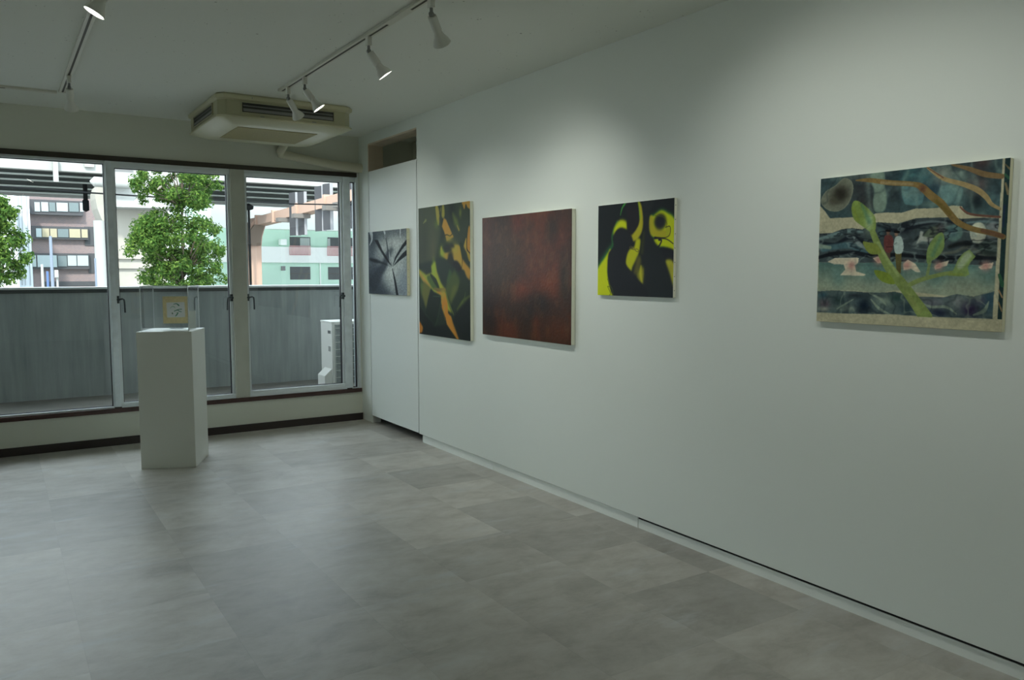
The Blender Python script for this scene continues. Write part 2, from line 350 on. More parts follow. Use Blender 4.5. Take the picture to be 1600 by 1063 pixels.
def outlet(c, u, nrm, half):
    c, u, nrm = map(Vector, (c, u, nrm)); k = (zB-zA)/2
    o = MB().obox(c+nrm*.001, u*half, nrm*.0022, (0, 0, k)).build('air_outlet', LOUV, ac)
    f = MB()
    f.obox(c+nrm*.004+Vector((0, 0, k)), u*(half+.008), nrm*.006, (0, 0, .004)).obox(c+nrm*.004-Vector((0, 0, k)), u*(half+.008), nrm*.006, (0, 0, .004))
    f.obox(c+nrm*.004+u*half, u*.004, nrm*.006, (0, 0, k)).obox(c+nrm*.004-u*half, u*.004, nrm*.006, (0, 0, k)).build('outlet_frame', ACB, o)
    MB().obox(c+nrm*.0065+Vector((0, 0, .012)), u*(half-.012), nrm*.004-Vector((0, 0, .004)), nrm*.0006+Vector((0, 0, .0008))).obox(c+nrm*.007+Vector((0, 0, -.016)), u*(half-.012), nrm*.004-Vector((0, 0, .010)), nrm*.0006+Vector((0, 0, .0008))).build('louvre', LAMPG, o)
ym, xm = (sy[0]+sy[1])/2, (sx[0]+sx[1])/2
zc = (zA+zB)/2
outlet((xm, by0, zc), (1, 0, 0), (0, -1, 0), .335); outlet((xm, by1, zc), (1, 0, 0), (0, 1, 0), .335)
outlet((bx0, ym, zc), (0, 1, 0), (-1, 0, 0), .31); outlet((bx1, ym, zc), (0, 1, 0), (1, 0, 0), .31)
MB().loft([octa(x0+.008, x1-.008, y0+.008, y1-.008, 2.468, .048), octa(x0+.002, x1-.002, y0+.002, y1-.002, 2.462, .05), octa(x0+.004, x1-.004, y0+.004, y1-.004, 2.452, .05), octa(x0+.016, x1-.016, y0+.016, y1-.016, 2.446, .055), octa(x0+.09, x1-.09, y0+.09, y1-.09, 2.424, .05), octa(x0+.15, x1-.15, y0+.15, y1-.15, 2.420, .02)]).build('bottom_cover', ACL, ac, smooth=True)
B(-1.345, -.762, 5.95, 6.495, 2.4165, 2.421).build('intake_grille', ACG, ac)
for x in (-1.29, -.80):
    MB().cyl((x, y0+.001, H-.022), (x, y0-.003, H-.022), .004, n=8).build('screw', LAMPG, ac)
for x in (-1.22, -.845): B(x-.014, x+.014, y0+.006, y0+.012, 2.468, 2.474).build('latch', LAMPG, ac)

t = MB().tube([(-.725, 6.785, 2.485), (-.735, 6.83, 2.462), (-.752, 6.915, 2.412), (-.735, 6.960, 2.398), (-.66, 6.965, 2.388), (-.45, 6.965, 2.362), (-.22, 6.962, 2.336), (.0, 6.960, 2.326)], [.026, .030, .034, .037, .036, .037, .040, .041], 16)
tag(t.build('pipe_cover', PIPEM, smooth=True), 'beige pipe cover running from the ceiling air conditioner to the corner above the window', 'pipe')

# ------------------------------------------------------------------ pedestal, case, small drawing
ang = math.atan2(-.151, .337); u = Vector((math.cos(ang), math.sin(ang), 0)); v = Vector((-u.y, u.x, 0)); pc = Vector((-2.05, 6.056, 0))+u*.184+v*.200
PH = .969
tag(MB().obox((pc.x, pc.y, PH/2), u*.184, v*.200, (0, 0, PH/2-.0005)).build('display_pedestal', WHITEP, bevel=.003), 'tall white box pedestal standing on the tiled floor before the windows', 'pedestal')
case = thing('display_case', 'clear acrylic cover standing on top of the white pedestal', 'display case', (pc.x, pc.y, PH))
cc = pc-v*.008; hu, hv, th, z1 = .158, .156, .0025, PH+.312
for s in (-1, 1):
    MB().obox((cc+u*s*(hu-th)+Vector((0, 0, (PH+z1)/2))), u*th, v*hv, (0, 0, (z1-PH)/2)).build('acrylic_panel', ACRY, case)
    MB().obox((cc+v*s*(hv-th)+Vector((0, 0, (PH+z1)/2))), u*(hu-2*th), v*th, (0, 0, (z1-PH)/2)).build('acrylic_panel', ACRY, case)
MB().obox(cc+Vector((0, 0, z1+.0025)), u*hu, v*hv, (0, 0, .0024)).build('acrylic_top', ACRY, case)
for a in (-1, 1):
    for b_ in (-1, 1):
        MB().obox(cc+u*a*(hu+.0004)+v*b_*(hv+.0004)+Vector((0, 0, (PH+z1)/2+.001)), u*.0026, v*.0026, (0, 0, (z1-PH)/2-.001)).build('edge', ACRE, case)
    MB().obox(cc+u*a*(hu+.0004)+Vector((0, 0, z1+.003)), u*.0018, v*hv, (0, 0, .0025)).build('edge', ACRE, case)
    MB().obox(cc+v*a*(hv+.0004)+Vector((0, 0, z1+.003)), u*hu, v*.0018, (0, 0, .0025)).build('edge', ACRE, case)

# ------------------------------------------------------------------ painting of pictures (pigment colour only)
def box_blur(a, s):
    if s < .4: return a
    k = int(max(1, math.ceil(3*s))); x = np.arange(-k, k+1); g = np.exp(-x*x/(2*s*s)); g /= g.sum()
    p = np.pad(a, ((k, k), (0, 0)), mode='edge'); a = sum(g[i]*p[i:i+a.shape[0]] for i in range(2*k+1))
    p = np.pad(a, ((0, 0), (k, k)), mode='edge'); return sum(g[i]*p[:, i:i+a.shape[1]] for i in range(2*k+1))
class Art:
    def __init__(s, W, Hh, quad, base):
        s.W, s.H = W, Hh; s.im = np.ones((Hh, W, 3))*np.array(base, float)
        A = []; bb = []
        for (x, y), (U, V) in zip(quad, ((0, 0), (W, 0), (W, Hh), (0, Hh))):
            A += [[x, y, 1, 0, 0, 0, -U*x, -U*y], [0, 0, 0, x, y, 1, -V*x, -V*y]]; bb += [U, V]
        h = np.linalg.solve(np.array(A, float), np.array(bb, float)); s.h = np.append(h, 1).reshape(3, 3)
        s.Y, s.X = np.mgrid[0:Hh, 0:W]+.5
        s.sc = W/(np.hypot(quad[1][0]-quad[0][0], quad[1][1]-quad[0][1]))
    def m(s, pts):
        p = np.array([(x, y, 1) for x, y in pts], float)@s.h.T; return p[:, :2]/p[:, 2:]
    def smooth(s, p, closed, n=5):
        out = []; N = len(p)
        for i in range(N if closed else N-1):
            g = [p[(i+k) % N] if closed else p[min(max(i+k, 0), N-1)] for k in (-1, 0, 1, 2)]
            for t in np.arange(n)/n:
                out.append(.5*((2*g[1])+(g[2]-g[0])*t+(2*g[0]-5*g[1]+4*g[2]-g[3])*t*t+(3*g[1]-g[0]-3*g[2]+g[3])*t**3))
        if not closed: out.append(p[-1])
        return np.array(out)
    def put(s, a, col):
        a = np.clip(a, 0, 1)[..., None]; s.im = s.im*(1-a)+np.array(col, float)*a
    def mask(s, pts, soft, sm=True):
        p = s.m(pts); p = s.smooth(p, True) if sm else p
        r = np.zeros((s.H, s.W), bool); q = np.roll(p, -1, 0)
        for (x0, y0), (x1, y1) in zip(p, q):
            if y0 == y1: continue
            c = ((s.Y > min(y0, y1)) & (s.Y <= max(y0, y1))); r ^= c & (s.X < x0+(s.Y-y0)*(x1-x0)/(y1-y0))
        return box_blur(r.astype(float), max(.6, soft*s.sc))
    def poly(s, pts, col, soft=0, a=1, sm=True, tex=None):
        m = s.mask(pts, soft, sm)*a
        if tex is not None: m = m*tex
        s.put(m, col)
    def rim(s, pts, col, w=3, a=.7):
        m = s.mask(pts, 1); e = np.clip(m-box_blur(m, w*s.sc), 0, 1)*2*a; s.put(e, col)
    def stroke(s, pts, w, col, soft=0, a=1, sm=True):
        p = s.m(pts); p = s.smooth(p, False) if sm and len(p) > 2 else p
        ws = np.interp(np.linspace(0, 1, len(p)), np.linspace(0, 1, len(w)), w) if isinstance(w, (list, tuple)) else np.full(len(p), w)
        ws = ws*s.sc/2; best = np.full((s.H, s.W), 1e9)
        for i in range(len(p)-1):
            d = p[i+1]-p[i]; L2 = max(d@d, 1e-9); t = np.clip(((s.X-p[i][0])*d[0]+(s.Y-p[i][1])*d[1])/L2, 0, 1)
            best = np.minimum(best, np.hypot(s.X-p[i][0]-t*d[0], s.Y-p[i][1]-t*d[1])-(ws[i]*(1-t)+ws[i+1]*t))
        sf = max(.6, soft*s.sc); s.put(np.clip(.5-best/(2*sf), 0, 1)*a, col)
    def blob(s, c, rx, ry, col, a=1, p=1):
        c = s.m([c])[0]; d = ((s.X-c[0])/(rx*s.sc))**2+((s.Y-c[1])/(ry*s.sc))**2; s.put(np.exp(-(d**p))*a, col)
    def noise(s, cells, octv=4, seed=0, asp=1, rough=.55):
        r = np.random.RandomState(seed); out = 0; amp = 1; tot = 0
        for o in range(octv):
            nx = max(2, int(cells*2**o)); ny = max(2, int(cells*2**o*s.H/s.W*asp)); g = r.rand(ny+2, nx+2)
            x = s.X/s.W*nx; y = s.Y/s.H*ny; i = x.astype(int); j = y.astype(int); fx = x-i; fy = y-j; fx = fx*fx*(3-2*fx); fy = fy*fy*(3-2*fy)
            i = np.clip(i, 0, nx); j = np.clip(j, 0, ny)
            out = out+amp*((g[j, i]*(1-fx)+g[j, i+1]*fx)*(1-fy)+(g[j+1, i]*(1-fx)+g[j+1, i+1]*fx)*fy); tot += amp; amp *= rough
        return np.clip((out/tot-.5)*1.6+.5, 0, 1)
def art_mat(name, rough, bump):
    m = mat(name, (.5, .5, .5), rough, spec=.16, bump=bump); nt = m.node_tree; a = nt.nodes.new('ShaderNodeAttribute'); a.attribute_name = 'pigment'
    nt.links.new(a.outputs['Color'], nt.nodes['Principled BSDF'].inputs['Base Color']); return m
def art_mesh(name, art, org, U, V, m, parent, gain, thick):
    "grid of W x H coloured points; org = top left corner, U to the right, V downwards"
    W, Hh = art.W, art.H; off = Vector((0, 0, 0)); root = parent
    while root is not None and root.parent: root = root.parent
    if root is not None: off = root.location
    org = Vector(org)-off; U, V = Vector(U), Vector(V); n = U.cross(V).normalized()
    gx = np.linspace(0, 1, W); gy = np.linspace(0, 1, Hh); GX, GY = np.meshgrid(gx, gy)
    co = np.array(org)[None, None]+GX[..., None]*np.array(U)+GY[..., None]*np.array(V); co = co.reshape(-1, 3)
    idx = np.arange(W*Hh).reshape(Hh, W); q = np.stack([idx[:-1, :-1], idx[1:, :-1], idx[1:, 1:], idx[:-1, 1:]], -1).reshape(-1, 4)
    loop = np.concatenate([idx[0, :], idx[1:, -1], idx[-1, -2::-1], idx[-2:0:-1, 0]]); nb = len(loop)
    back = co[loop]+np.array(n)*thick; bi = np.arange(nb)+W*Hh; nx = np.roll(np.arange(nb), -1)
    side = np.stack([loop, loop[nx], bi[nx], bi], -1); co = np.vstack([co, back]); F = np.vstack([q, side])
    me = bpy.data.meshes.new(name); me.vertices.add(len(co)); me.vertices.foreach_set('co', co.ravel())
    me.loops.add(F.size); me.loops.foreach_set('vertex_index', F.ravel().astype(np.int32)); me.polygons.add(len(F))
    me.polygons.foreach_set('loop_start', np.arange(0, F.size, 4, dtype=np.int32)); me.update(calc_edges=True); me.validate()
    im = np.clip(art.im, 0, 255)/255; im = np.where(im <= .04045, im/12.92, ((im+.055)/1.055)**2.4)*np.array(gain); im = np.clip(im, 0, .9).reshape(-1, 3)
    colr = np.ones((len(co), 4)); colr[:W*Hh, :3] = im; colr[W*Hh:, :3] = im[loop]
    at_ = me.attributes.new('pigment', 'FLOAT_COLOR', 'POINT'); at_.data.foreach_set('color', colr.ravel().astype(np.float32)); me.materials.append(m)
    o = bpy.data.objects.new(name, me); C.objects.link(o); o.parent = parent; return o
def painting(label, y0, y1, z0, z1, t, art, m, edge, gain, tacks=0, group=None):
    "y0 near edge, y1 far edge"
    r = thing('painting', label, 'painting', (0, (y0+y1)/2, z0), group)
    B(-t+.0012, -.0015, y0+.0005, y1-.0005, z0+.0005, z1-.0005).build('stretched_canvas_edge', edge, r, bevel=.001)
    art_mesh('picture_face', art, (-t, y1, z1), (0, y0-y1, 0), (0, 0, z0-z1), m, r, gain, .001)
    for i in range(tacks):
        z = z0+(z1-z0)*(i+.5)/tacks; MB().turn([(0, .0022), (.0012, .0018), (.0014, .0001)], (-t*.55, y0+.0006, z), (0, -1, 0), 8).build('tack', TACKM, r)
    return r
#<P>
ARTM = art_mat('oil_paint', .55, (260, .25)); ARTG = art_mat('oil_paint_gloss', .38, (60, .5)); ARTD = art_mat('pigment_on_canvas', .7, (300, .25))
# 1: grey monochrome, thin dark blades meeting in a point
A = Art(170, 230, [(40, 105), (588, 48), (580, 1005), (38, 980)], (104, 112, 112))
n = A.noise(3, 5, 1)
A.put(np.clip((n-.45)*1.2, 0, .5), (70, 80, 88))
for c, rx, ry, col, a in (((95, 180), 90, 160, (34, 44, 52), .95), ((80, 420), 90, 200, (62, 72, 80), .8), ((250, 130), 200, 80, (60, 70, 76), .7), ((480, 110), 170, 70, (62, 70, 76), .75), ((120, 830), 170, 210, (36, 44, 54), 1), ((250, 960), 160, 90, (48, 58, 68), .9), ((160, 660), 90, 110, (54, 62, 72), .9), ((420, 280), 150, 120, (134, 140, 134), .8), ((240, 330), 60, 90, (128, 134, 130), .6), ((360, 700), 120, 150, (140, 146, 140), .9), ((490, 560), 100, 110, (134, 142, 134), .8), ((180, 430), 60, 60, (112, 120, 120), .5), ((540, 860), 90, 200, (92, 104, 114), .8), ((380, 860), 60, 100, (120, 128, 126), .6)): A.blob(c, rx, ry, col, a)
A.stroke([(330, 400), (255, 590), (180, 690), (130, 800)], [70, 90, 110, 120], (44, 52, 62), 18, .8)
A.blob((370, 355), 26, 38, (62, 70, 74), .85); A.stroke([(368, 390), (362, 440)], [26, 8], (80, 88, 90), 8, .6)
for p, w in (([(75, 60), (95, 200), (62, 290)], [60, 26, 6]), ([(272, 80), (292, 190)], [26, 8]), ([(500, 60), (496, 180)], [18, 6])): A.stroke(p, w, (150, 156, 156), 3, .7)
K = (26, 34, 40)
A.poly([(130, 215), (180, 215), (240, 360), (300, 455), (370, 585), (340, 560), (255, 440), (175, 300)], K, 4, .95, sm=False)
A.poly([(60, 470), (150, 490), (240, 530), (368, 596), (240, 552), (120, 535), (60, 510)], K, 7, .8, sm=False)
A.poly([(588, 205), (588, 270), (520, 350), (440, 470), (380, 590), (420, 460), (520, 290)], K, 3, .95, sm=False)
A.poly([(588, 350), (586, 430), (480, 510), (385, 592), (450, 500), (530, 400)], K, 3, .95, sm=False)
A.poly([(374, 605), (388, 640), (430, 820), (458, 1000), (425, 1000), (400, 800)], K, 2.5, .95, sm=False)
A.stroke([(285, 130), (310, 290), (330, 430), (372, 592)], [4, 16, 22, 4], (48, 56, 62), 3, .75); A.stroke([(335, 380), (345, 500), (355, 540)], [6, 14, 4], (150, 156, 150), 3, .7)
A.im = np.clip(112+(A.im-104)*1.4, 14, 220)*(.90+.2*A.noise(40, 2, 3))[..., None]; A.im = A.im*.55+A.im.mean(axis=2, keepdims=True)*.45
painting('small grey monochrome painting of dark blades meeting in a point, hung on the white door', 5.958, 6.752, 1.190, 1.737, .030, A, ARTD, CANVAS, 1.9, 9)

# 2: tall green, black and orange
A = Art(210, 260, [(82, 190), (825, 75), (815, 2096), (88, 1998)], (34, 42, 38)); OR, YE, OL, BK, GR = (176, 112, 44), (150, 136, 40), (82, 88, 42), (20, 25, 26), (44, 52, 44)
A.poly([(82, 180), (330, 150), (400, 500), (330, 850), (200, 1063), (84, 1063)], (66, 66, 60), 20, 1); A.blob((150, 700), 90, 200, (56, 54, 50), .8); A.blob((290, 800), 60, 160, (78, 70, 62), .8)
A.poly([(480, 100), (720, 100), (825, 200), (820, 450), (700, 720), (560, 700), (500, 400)], (52, 56, 52), 20, 1); A.blob((560, 230), 60, 110, (28, 34, 32), .8)
A.poly([(330, 160), (362, 150), (385, 260), (378, 430), (352, 400), (338, 280)], (150, 122, 58), 4); A.blob((345, 420), 30, 30, (88, 100, 40), .6)
A.poly([(402, 190), (448, 130), (462, 290), (430, 330), (400, 240)], (140, 118, 56), 5); A.stroke([(420, 160), (400, 330)], [10, 30], (50, 52, 46), 6, .9)
A.poly([(450, 325), (482, 350), (560, 540), (590, 600), (490, 660), (450, 520), (420, 450)], OR, 4, 1, sm=False); A.stroke([(460, 575), (495, 570), (535, 585), (565, 560)], 8, (50, 44, 30), 1); A.blob((520, 630), 50, 26, (142, 116, 52), .8)
A.stroke([(580, 270), (620, 380), (665, 480)], [16, 50, 16], (92, 96, 46), 16, .8); A.stroke([(640, 440), (664, 500)], [10, 16], (150, 112, 50), 5, .8); A.blob((686, 250), 16, 30, (104, 104, 46), .8)
A.stroke([(150, 410), (190, 362)], [4, 22], (120, 110, 74), 3, .8)
A.poly([(715, 95), (825, 75), (825, 190), (790, 170), (765, 120), (745, 200), (725, 150)], (172, 110, 46), 3)
A.poly([(412, 730), (430, 800), (470, 830), (560, 790), (520, 730), (660, 715), (700, 830), (720, 980), (820, 1063), (700, 1063), (600, 950), (540, 860), (490, 930), (410, 870), (396, 790)], (170, 118, 44), 5, 1); A.blob((420, 830), 40, 50, (128, 138, 44), .8); A.blob((600, 760), 60, 40, (156, 130, 48), .6)
A.poly([(430, 740), (500, 730), (560, 690), (600, 740), (540, 770), (470, 812)], (40, 40, 38), 8, 1)
A.blob((540, 930), 42, 70, (38, 36, 30), 1, 2); A.poly([(580, 960), (640, 950), (700, 1063), (620, 1100), (560, 1040)], (32, 28, 30), 6)
A.poly([(798, 470), (824, 480), (822, 820), (776, 760)], (178, 108, 44), 3); A.poly([(760, 620), (772, 640), (772, 780), (818, 850), (816, 960), (740, 850), (722, 780)], (164, 118, 46), 3, 1); A.stroke([(690, 700), (740, 870), (815, 1050)], [30, 70, 30], (40, 46, 38), 8, .95); A.stroke([(775, 640), (778, 770), (815, 830)], 7, (20, 20, 18), 1)
A.poly([(700, 900), (740, 960), (820, 1063), (816, 1225), (770, 1180), (720, 1040)], OR, 6, 1, sm=False); A.stroke([(712, 900), (700, 1050)], 5, (40, 36, 26), 1)
# lower half
A.poly([(86, 1000), (330, 930), (420, 900), (600, 1050), (660, 1180), (560, 1360), (420, 1350), (330, 1300), (200, 1100), (86, 1090)], (36, 44, 42), 10, 1)
A.poly([(84, 1063), (190, 1150), (270, 1120), (262, 1020), (320, 950), (345, 1100), (400, 1260), (455, 1350), (460, 1400), (520, 1600), (580, 1760), (560, 1700), (470, 1640), (400, 1560), (395, 1440), (270, 1380), (180, 1290), (96, 1170)], YE, 7, 1, sm=False)
A.poly([(90, 1080), (130, 1150), (240, 1290), (262, 1330), (200, 1290), (130, 1220)], (190, 122, 52), 6); A.blob((300, 1060), 26, 60, (140, 148, 44), .9)
A.poly([(200, 1180), (260, 1160), (370, 1320), (300, 1360), (240, 1280)], (70, 84, 40), 7); A.stroke([(255, 1150), (320, 1240), (372, 1345)], [20, 44, 20], (38, 48, 30), 5)
A.poly([(110, 1290), (160, 1240), (262, 1340), (185, 1640), (120, 1420)], (98, 88, 44), 10, 1, sm=False); A.blob((120, 1300), 26, 60, (74, 90, 46), .8)
A.poly([(500, 1180), (600, 1080), (690, 1240), (650, 1340), (530, 1560), (470, 1400), (470, 1330)], (68, 74, 42), 12, 1, sm=False); A.poly([(560, 1330), (620, 1300), (660, 1280), (560, 1540), (530, 1540)], (92, 88, 44), 14, .8); A.stroke([(500, 1230), (530, 1120)], [20, 40], (60, 80, 50), 14, .8)
A.poly([(690, 1150), (810, 1300), (810, 1440), (640, 1640), (600, 1700), (560, 1560), (650, 1400)], (38, 46, 36), 12); A.stroke([(640, 1650), (720, 1540), (812, 1450)], [30, 40, 12], (96, 98, 42), 9, .9); A.stroke([(725, 1520), (750, 1400)], [20, 6], (70, 78, 40), 6, .8)
A.stroke([(300, 1345), (380, 1372), (455, 1365)], [10, 34, 30], (112, 84, 44), 4)
A.poly([(330, 1390), (470, 1400), (490, 1500), (500, 1700), (540, 1740), (657, 2075), (630, 2080), (480, 1860), (462, 1760), (415, 1640), (398, 1440)], (190, 106, 30), 4, 1, sm=False); A.blob((430, 1420), 40, 40, (160, 130, 40), .8); A.stroke([(470, 1400), (500, 1520), (580, 1720)], [16, 20, 6], (104, 104, 42), 5, .9); A.stroke([(455, 1600), (440, 1680)], [14, 10], (150, 130, 84), 5, .7)
A.poly([(258, 1340), (300, 1400), (400, 1450), (395, 1560), (320, 1880), (180, 1700), (215, 1500)], (24, 34, 28), 5, 1, sm=False); A.stroke([(180, 1720), (310, 1885), (400, 1500)], [8, 14, 8], (44, 56, 46), 5, .8); A.stroke([(290, 1455), (395, 1460)], 6, (60, 76, 64), 3, .7)
A.poly([(86, 1600), (180, 1730), (320, 1890), (470, 1860), (620, 2090), (88, 2010)], BK, 8, 1, sm=False); A.poly([(640, 1640), (812, 1450), (815, 2096), (660, 2075), (560, 1800)], BK, 12, 1, sm=False)
A.poly([(86, 1800), (140, 1900), (130, 1970), (86, 1992)], (186, 98, 34), 5, 1, sm=False); A.stroke([(400, 1600), (435, 1700), (455, 1790)], 9, (96, 66, 26), 4)
A.im = np.clip(A.im*.82+A.im.mean(axis=2, keepdims=True)*.18-8, 6, 255)*np.array([.88, .99, .76])
painting('tall narrow painting of dark green, black and orange blade shapes, beside the door', 4.926, 5.740, .893, 1.881, .028, A, ARTM, CANVW, 2.0)

# 3: reddish brown
A = Art(210, 200, [(63, 135), (655, 72), (640, 975), (60, 902)], (52, 30, 20)); n1, n2, n3 = A.noise(3, 5, 21), A.noise(2.2, 5, 22), A.noise(22, 3, 23, .5)
A.put(np.clip((n1-.40)*2.4, 0, .75), (84, 40, 20)); A.put(np.clip((n2-.5)*2.2, 0, .7), (36, 28, 22))
for c, rx, ry, col, a in (((220, 330), 170, 130, (64, 46, 34), .8), ((180, 540), 110, 90, (54, 42, 26), .6), ((430, 420), 90, 90, (86, 44, 24), .6), ((500, 600), 80, 60, (112, 54, 22), .8), ((550, 500), 40, 80, (96, 44, 20), .7), ((580, 260), 50, 60, (80, 36, 22), .7), ((320, 610), 60, 30, (110, 48, 22), .6), ((440, 700), 90, 60, (28, 20, 18), .9), ((370, 770), 50, 40, (28, 20, 16), .8), ((600, 560), 36, 110, (36, 32, 24), .8), ((100, 780), 70, 120, (32, 18, 14), .85), ((560, 880), 90, 70, (84, 42, 18), .6), ((410, 860), 30, 60, (100, 46, 20), .7), ((525, 200), 36, 50, (36, 26, 20), .8), ((290, 160), 40, 60, (88, 36, 24), .7), ((80, 250), 50, 160, (76, 40, 28), .6), ((400, 860), 60, 20, (30, 20, 14), .3)): A.blob(c, rx, ry, col, a)
A.im *= (.93+.12*A.noise(34, 2, 24))[..., None]*np.array([.96, .86, .58]); A.put(np.clip((n3-.64)*2, 0, .16), (104, 70, 44))
painting('wide plain reddish-brown painting, second from the door on the wall', 3.737, 4.752, .955, 1.751, .030, A, ARTG, CANVW, 1.6)

# 4: black figures on yellow green
A = Art(250, 210, [(85, 125), (786, 60), (753, 978), (72, 948)], (16, 20, 22)); Y1, Y2, KK = (150, 158, 10), (136, 130, 24), (20, 22, 26); GE = (30, 84, 40)
A.poly([(70, 720), (130, 590), (215, 480), (250, 520), (180, 620), (170, 800), (240, 960), (60, 960)], GE, 14, 1); A.poly([(68, 735), (140, 610), (200, 530), (172, 640), (172, 800), (235, 960), (60, 960)], Y1, 6, 1); A.stroke([(215, 490), (212, 400), (260, 280)], [10, 16, 20], GE, 8, .8)
A.poly([(176, 560), (195, 530), (222, 640), (205, 690), (178, 620)], Y2, 4)
A.stroke([(335, 105), (305, 150), (288, 215)], [16, 10, 5], (50, 120, 44), 4, .9)
A.poly([(222, 400), (232, 330), (280, 262), (335, 268), (350, 310), (342, 350), (290, 335), (245, 370)], Y1, 8)
A.poly([(452, 95), (480, 120), (496, 230), (492, 340), (450, 430), (390, 460), (380, 400), (430, 350), (462, 260)], Y2, 5); A.stroke([(455, 100), (468, 240)], [6, 12], (100, 140, 20), 5, .8); A.stroke([(405, 370), (440, 330), (455, 300)], 4, (60, 60, 16), 1.5, .7); A.stroke([(392, 400), (385, 440), (400, 458)], 4, (40, 40, 16), 1.5, .8)
A.poly([(600, 210), (660, 165), (720, 190), (784, 250), (770, 480), (765, 560), (720, 540), (640, 520), (590, 450), (600, 440), (560, 390), (556, 230)], GE, 10, .9); A.poly([(604, 215), (660, 178), (716, 200), (782, 275), (768, 550), (700, 520), (620, 500), (590, 450), (620, 425), (570, 400), (558, 240), (590, 232)], Y1, 6)
A.stroke([(570, 250), (580, 370), (720, 395)], [34, 50, 40], Y2, 8); A.blob((650, 282), 54, 50, KK, 1, 3)
A.stroke([(605, 225), (680, 240), (712, 300), (700, 335)], 4, (60, 66, 16), 1.5, .8); A.poly([(700, 335), (735, 325), (742, 380), (705, 420), (700, 380)], (134, 136, 26), 2); A.stroke([(700, 335), (738, 326), (740, 385), (706, 425), (600, 432)], 5, (30, 34, 14), 1.5, .9)
A.stroke([(600, 430), (700, 440), (765, 485)], [16, 6, 5], KK, 3); A.stroke([(640, 445), (660, 455), (640, 500), (615, 520)], [18, 10, 12, 8], KK, 2)
A.poly([(640, 520), (765, 540), (765, 660), (690, 630), (640, 600)], KK, 5)
A.poly([(690, 640), (765, 665), (760, 965), (735, 900), (700, 740)], (142, 140, 34), 7); A.blob((735, 720), 26, 40, (116, 112, 34), .7)
A.poly([(430, 440), (468, 440), (462, 520), (440, 600), (390, 700), (380, 745), (335, 680), (340, 600), (370, 530), (410, 510)], (140, 142, 14), 6); A.poly([(440, 600), (480, 600), (450, 720), (400, 770), (420, 660)], (74, 70, 30), 10, .9)
A.poly([(450, 720), (490, 690), (520, 800), (500, 870), (460, 840), (430, 770)], (112, 110, 30), 12); A.stroke([(470, 690), (465, 760), (480, 850)], [14, 22, 8], (150, 146, 30), 7, .7)
A.poly([(500, 80), (600, 80), (552, 230), (556, 400), (600, 470), (690, 640), (755, 970), (500, 970), (500, 700), (470, 600), (490, 420), (500, 240)], (22, 26, 28), 7, 1); A.stroke([(500, 380), (480, 560)], [16, 26], (40, 44, 22), 10, .9)
A.poly([(228, 400), (270, 342), (330, 345), (380, 400), (400, 470), (350, 540), (330, 660), (400, 750), (450, 820), (500, 870), (520, 980), (240, 980), (172, 800), (168, 640), (180, 560), (220, 500)], KK, 5, 1)
A.poly([(340, 110), (440, 100), (458, 260), (425, 350), (385, 400), (350, 340), (350, 250)], (22, 20, 24), 5)
for c in ((400, 525), (435, 545), (385, 520)): A.stroke([(c[0]-18, c[1]-6), (c[0], c[1]-16), (c[0]+18, c[1]+4), (c[0], c[1]+10), (c[0]-18, c[1]-6)], 4, (70, 64, 40), 1.2, .9)
A.stroke([(165, 800), (180, 870), (165, 870), (190, 930), (180, 950)], 4, (60, 70, 12), 1.5); A.stroke([(175, 840), (205, 890), (215, 940)], 4, (60, 70, 12), 1.5)
painting('small square painting of black shapes on bright yellow-green', 2.912, 3.504, 1.256, 1.749, .022, A, ARTM, CANVW, 2.15, 7)

# 5: large landscape with twig, branches and two small figures
Q5 = [(45, 152), (1152, 20), (1104, 1034), (20, 983)]; CR = (150, 138, 110)
A = Art(460, 370, Q5, CR); n = A.noise(5, 5, 31); m_ = A.noise(9, 4, 32)
TE, DK, PT = (50, 84, 88), (28, 34, 42), (110, 130, 118)
top = [(45, 152), (400, 108), (700, 75), (1107, 25), (1092, 335), (1085, 358), (900, 352), (870, 305), (820, 300), (700, 318), (600, 320), (520, 345), (430, 345), (365, 350), (330, 372), (200, 375), (100, 382), (70, 340), (42, 310)]
A.poly(top, (54, 74, 78), 1.5, 1, sm=False); M_ = A.mask(top, 1, False)
for c, rx, ry, col, a in (((90, 300), 60, 60, (40, 56, 60), .8), ((290, 190), 90, 110, (50, 46, 48), .8), ((300, 300), 70, 50, (52, 42, 44), .7), ((250, 150), 80, 30, (28, 32, 38), .8), ((470, 240), 40, 90, (46, 56, 60), .8), ((560, 130), 80, 50, (44, 92, 98), .8), ((720, 180), 60, 80, (22, 44, 62), .95), ((650, 150), 60, 60, (36, 78, 88), .7), ((760, 120), 60, 60, (130, 124, 108), .7), ((800, 260), 70, 70, (78, 108, 108), .8), ((990, 60), 60, 60, (74, 50, 50), .9), ((1070, 120), 50, 90, (62, 92, 94), .8), ((955, 270), 34, 44, (24, 34, 40), .9), ((960, 180), 60, 50, (88, 66, 66), .8), ((860, 110), 40, 50, (110, 124, 112), .7), ((1060, 260), 40, 60, (66, 92, 96), .8), ((700, 290), 60, 20, (92, 116, 108), .6)): 
    A.put(np.exp(-(((A.X-A.m([c])[0][0])/(rx*A.sc))**2+((A.Y-A.m([c])[0][1])/(ry*A.sc))**2))*a*M_, col)
A.put(np.clip((m_-.55)*2, 0, .5)*M_, (34, 44, 52)); A.put(np.clip((n-.6)*1.6, 0, .35)*M_, (120, 136, 126))
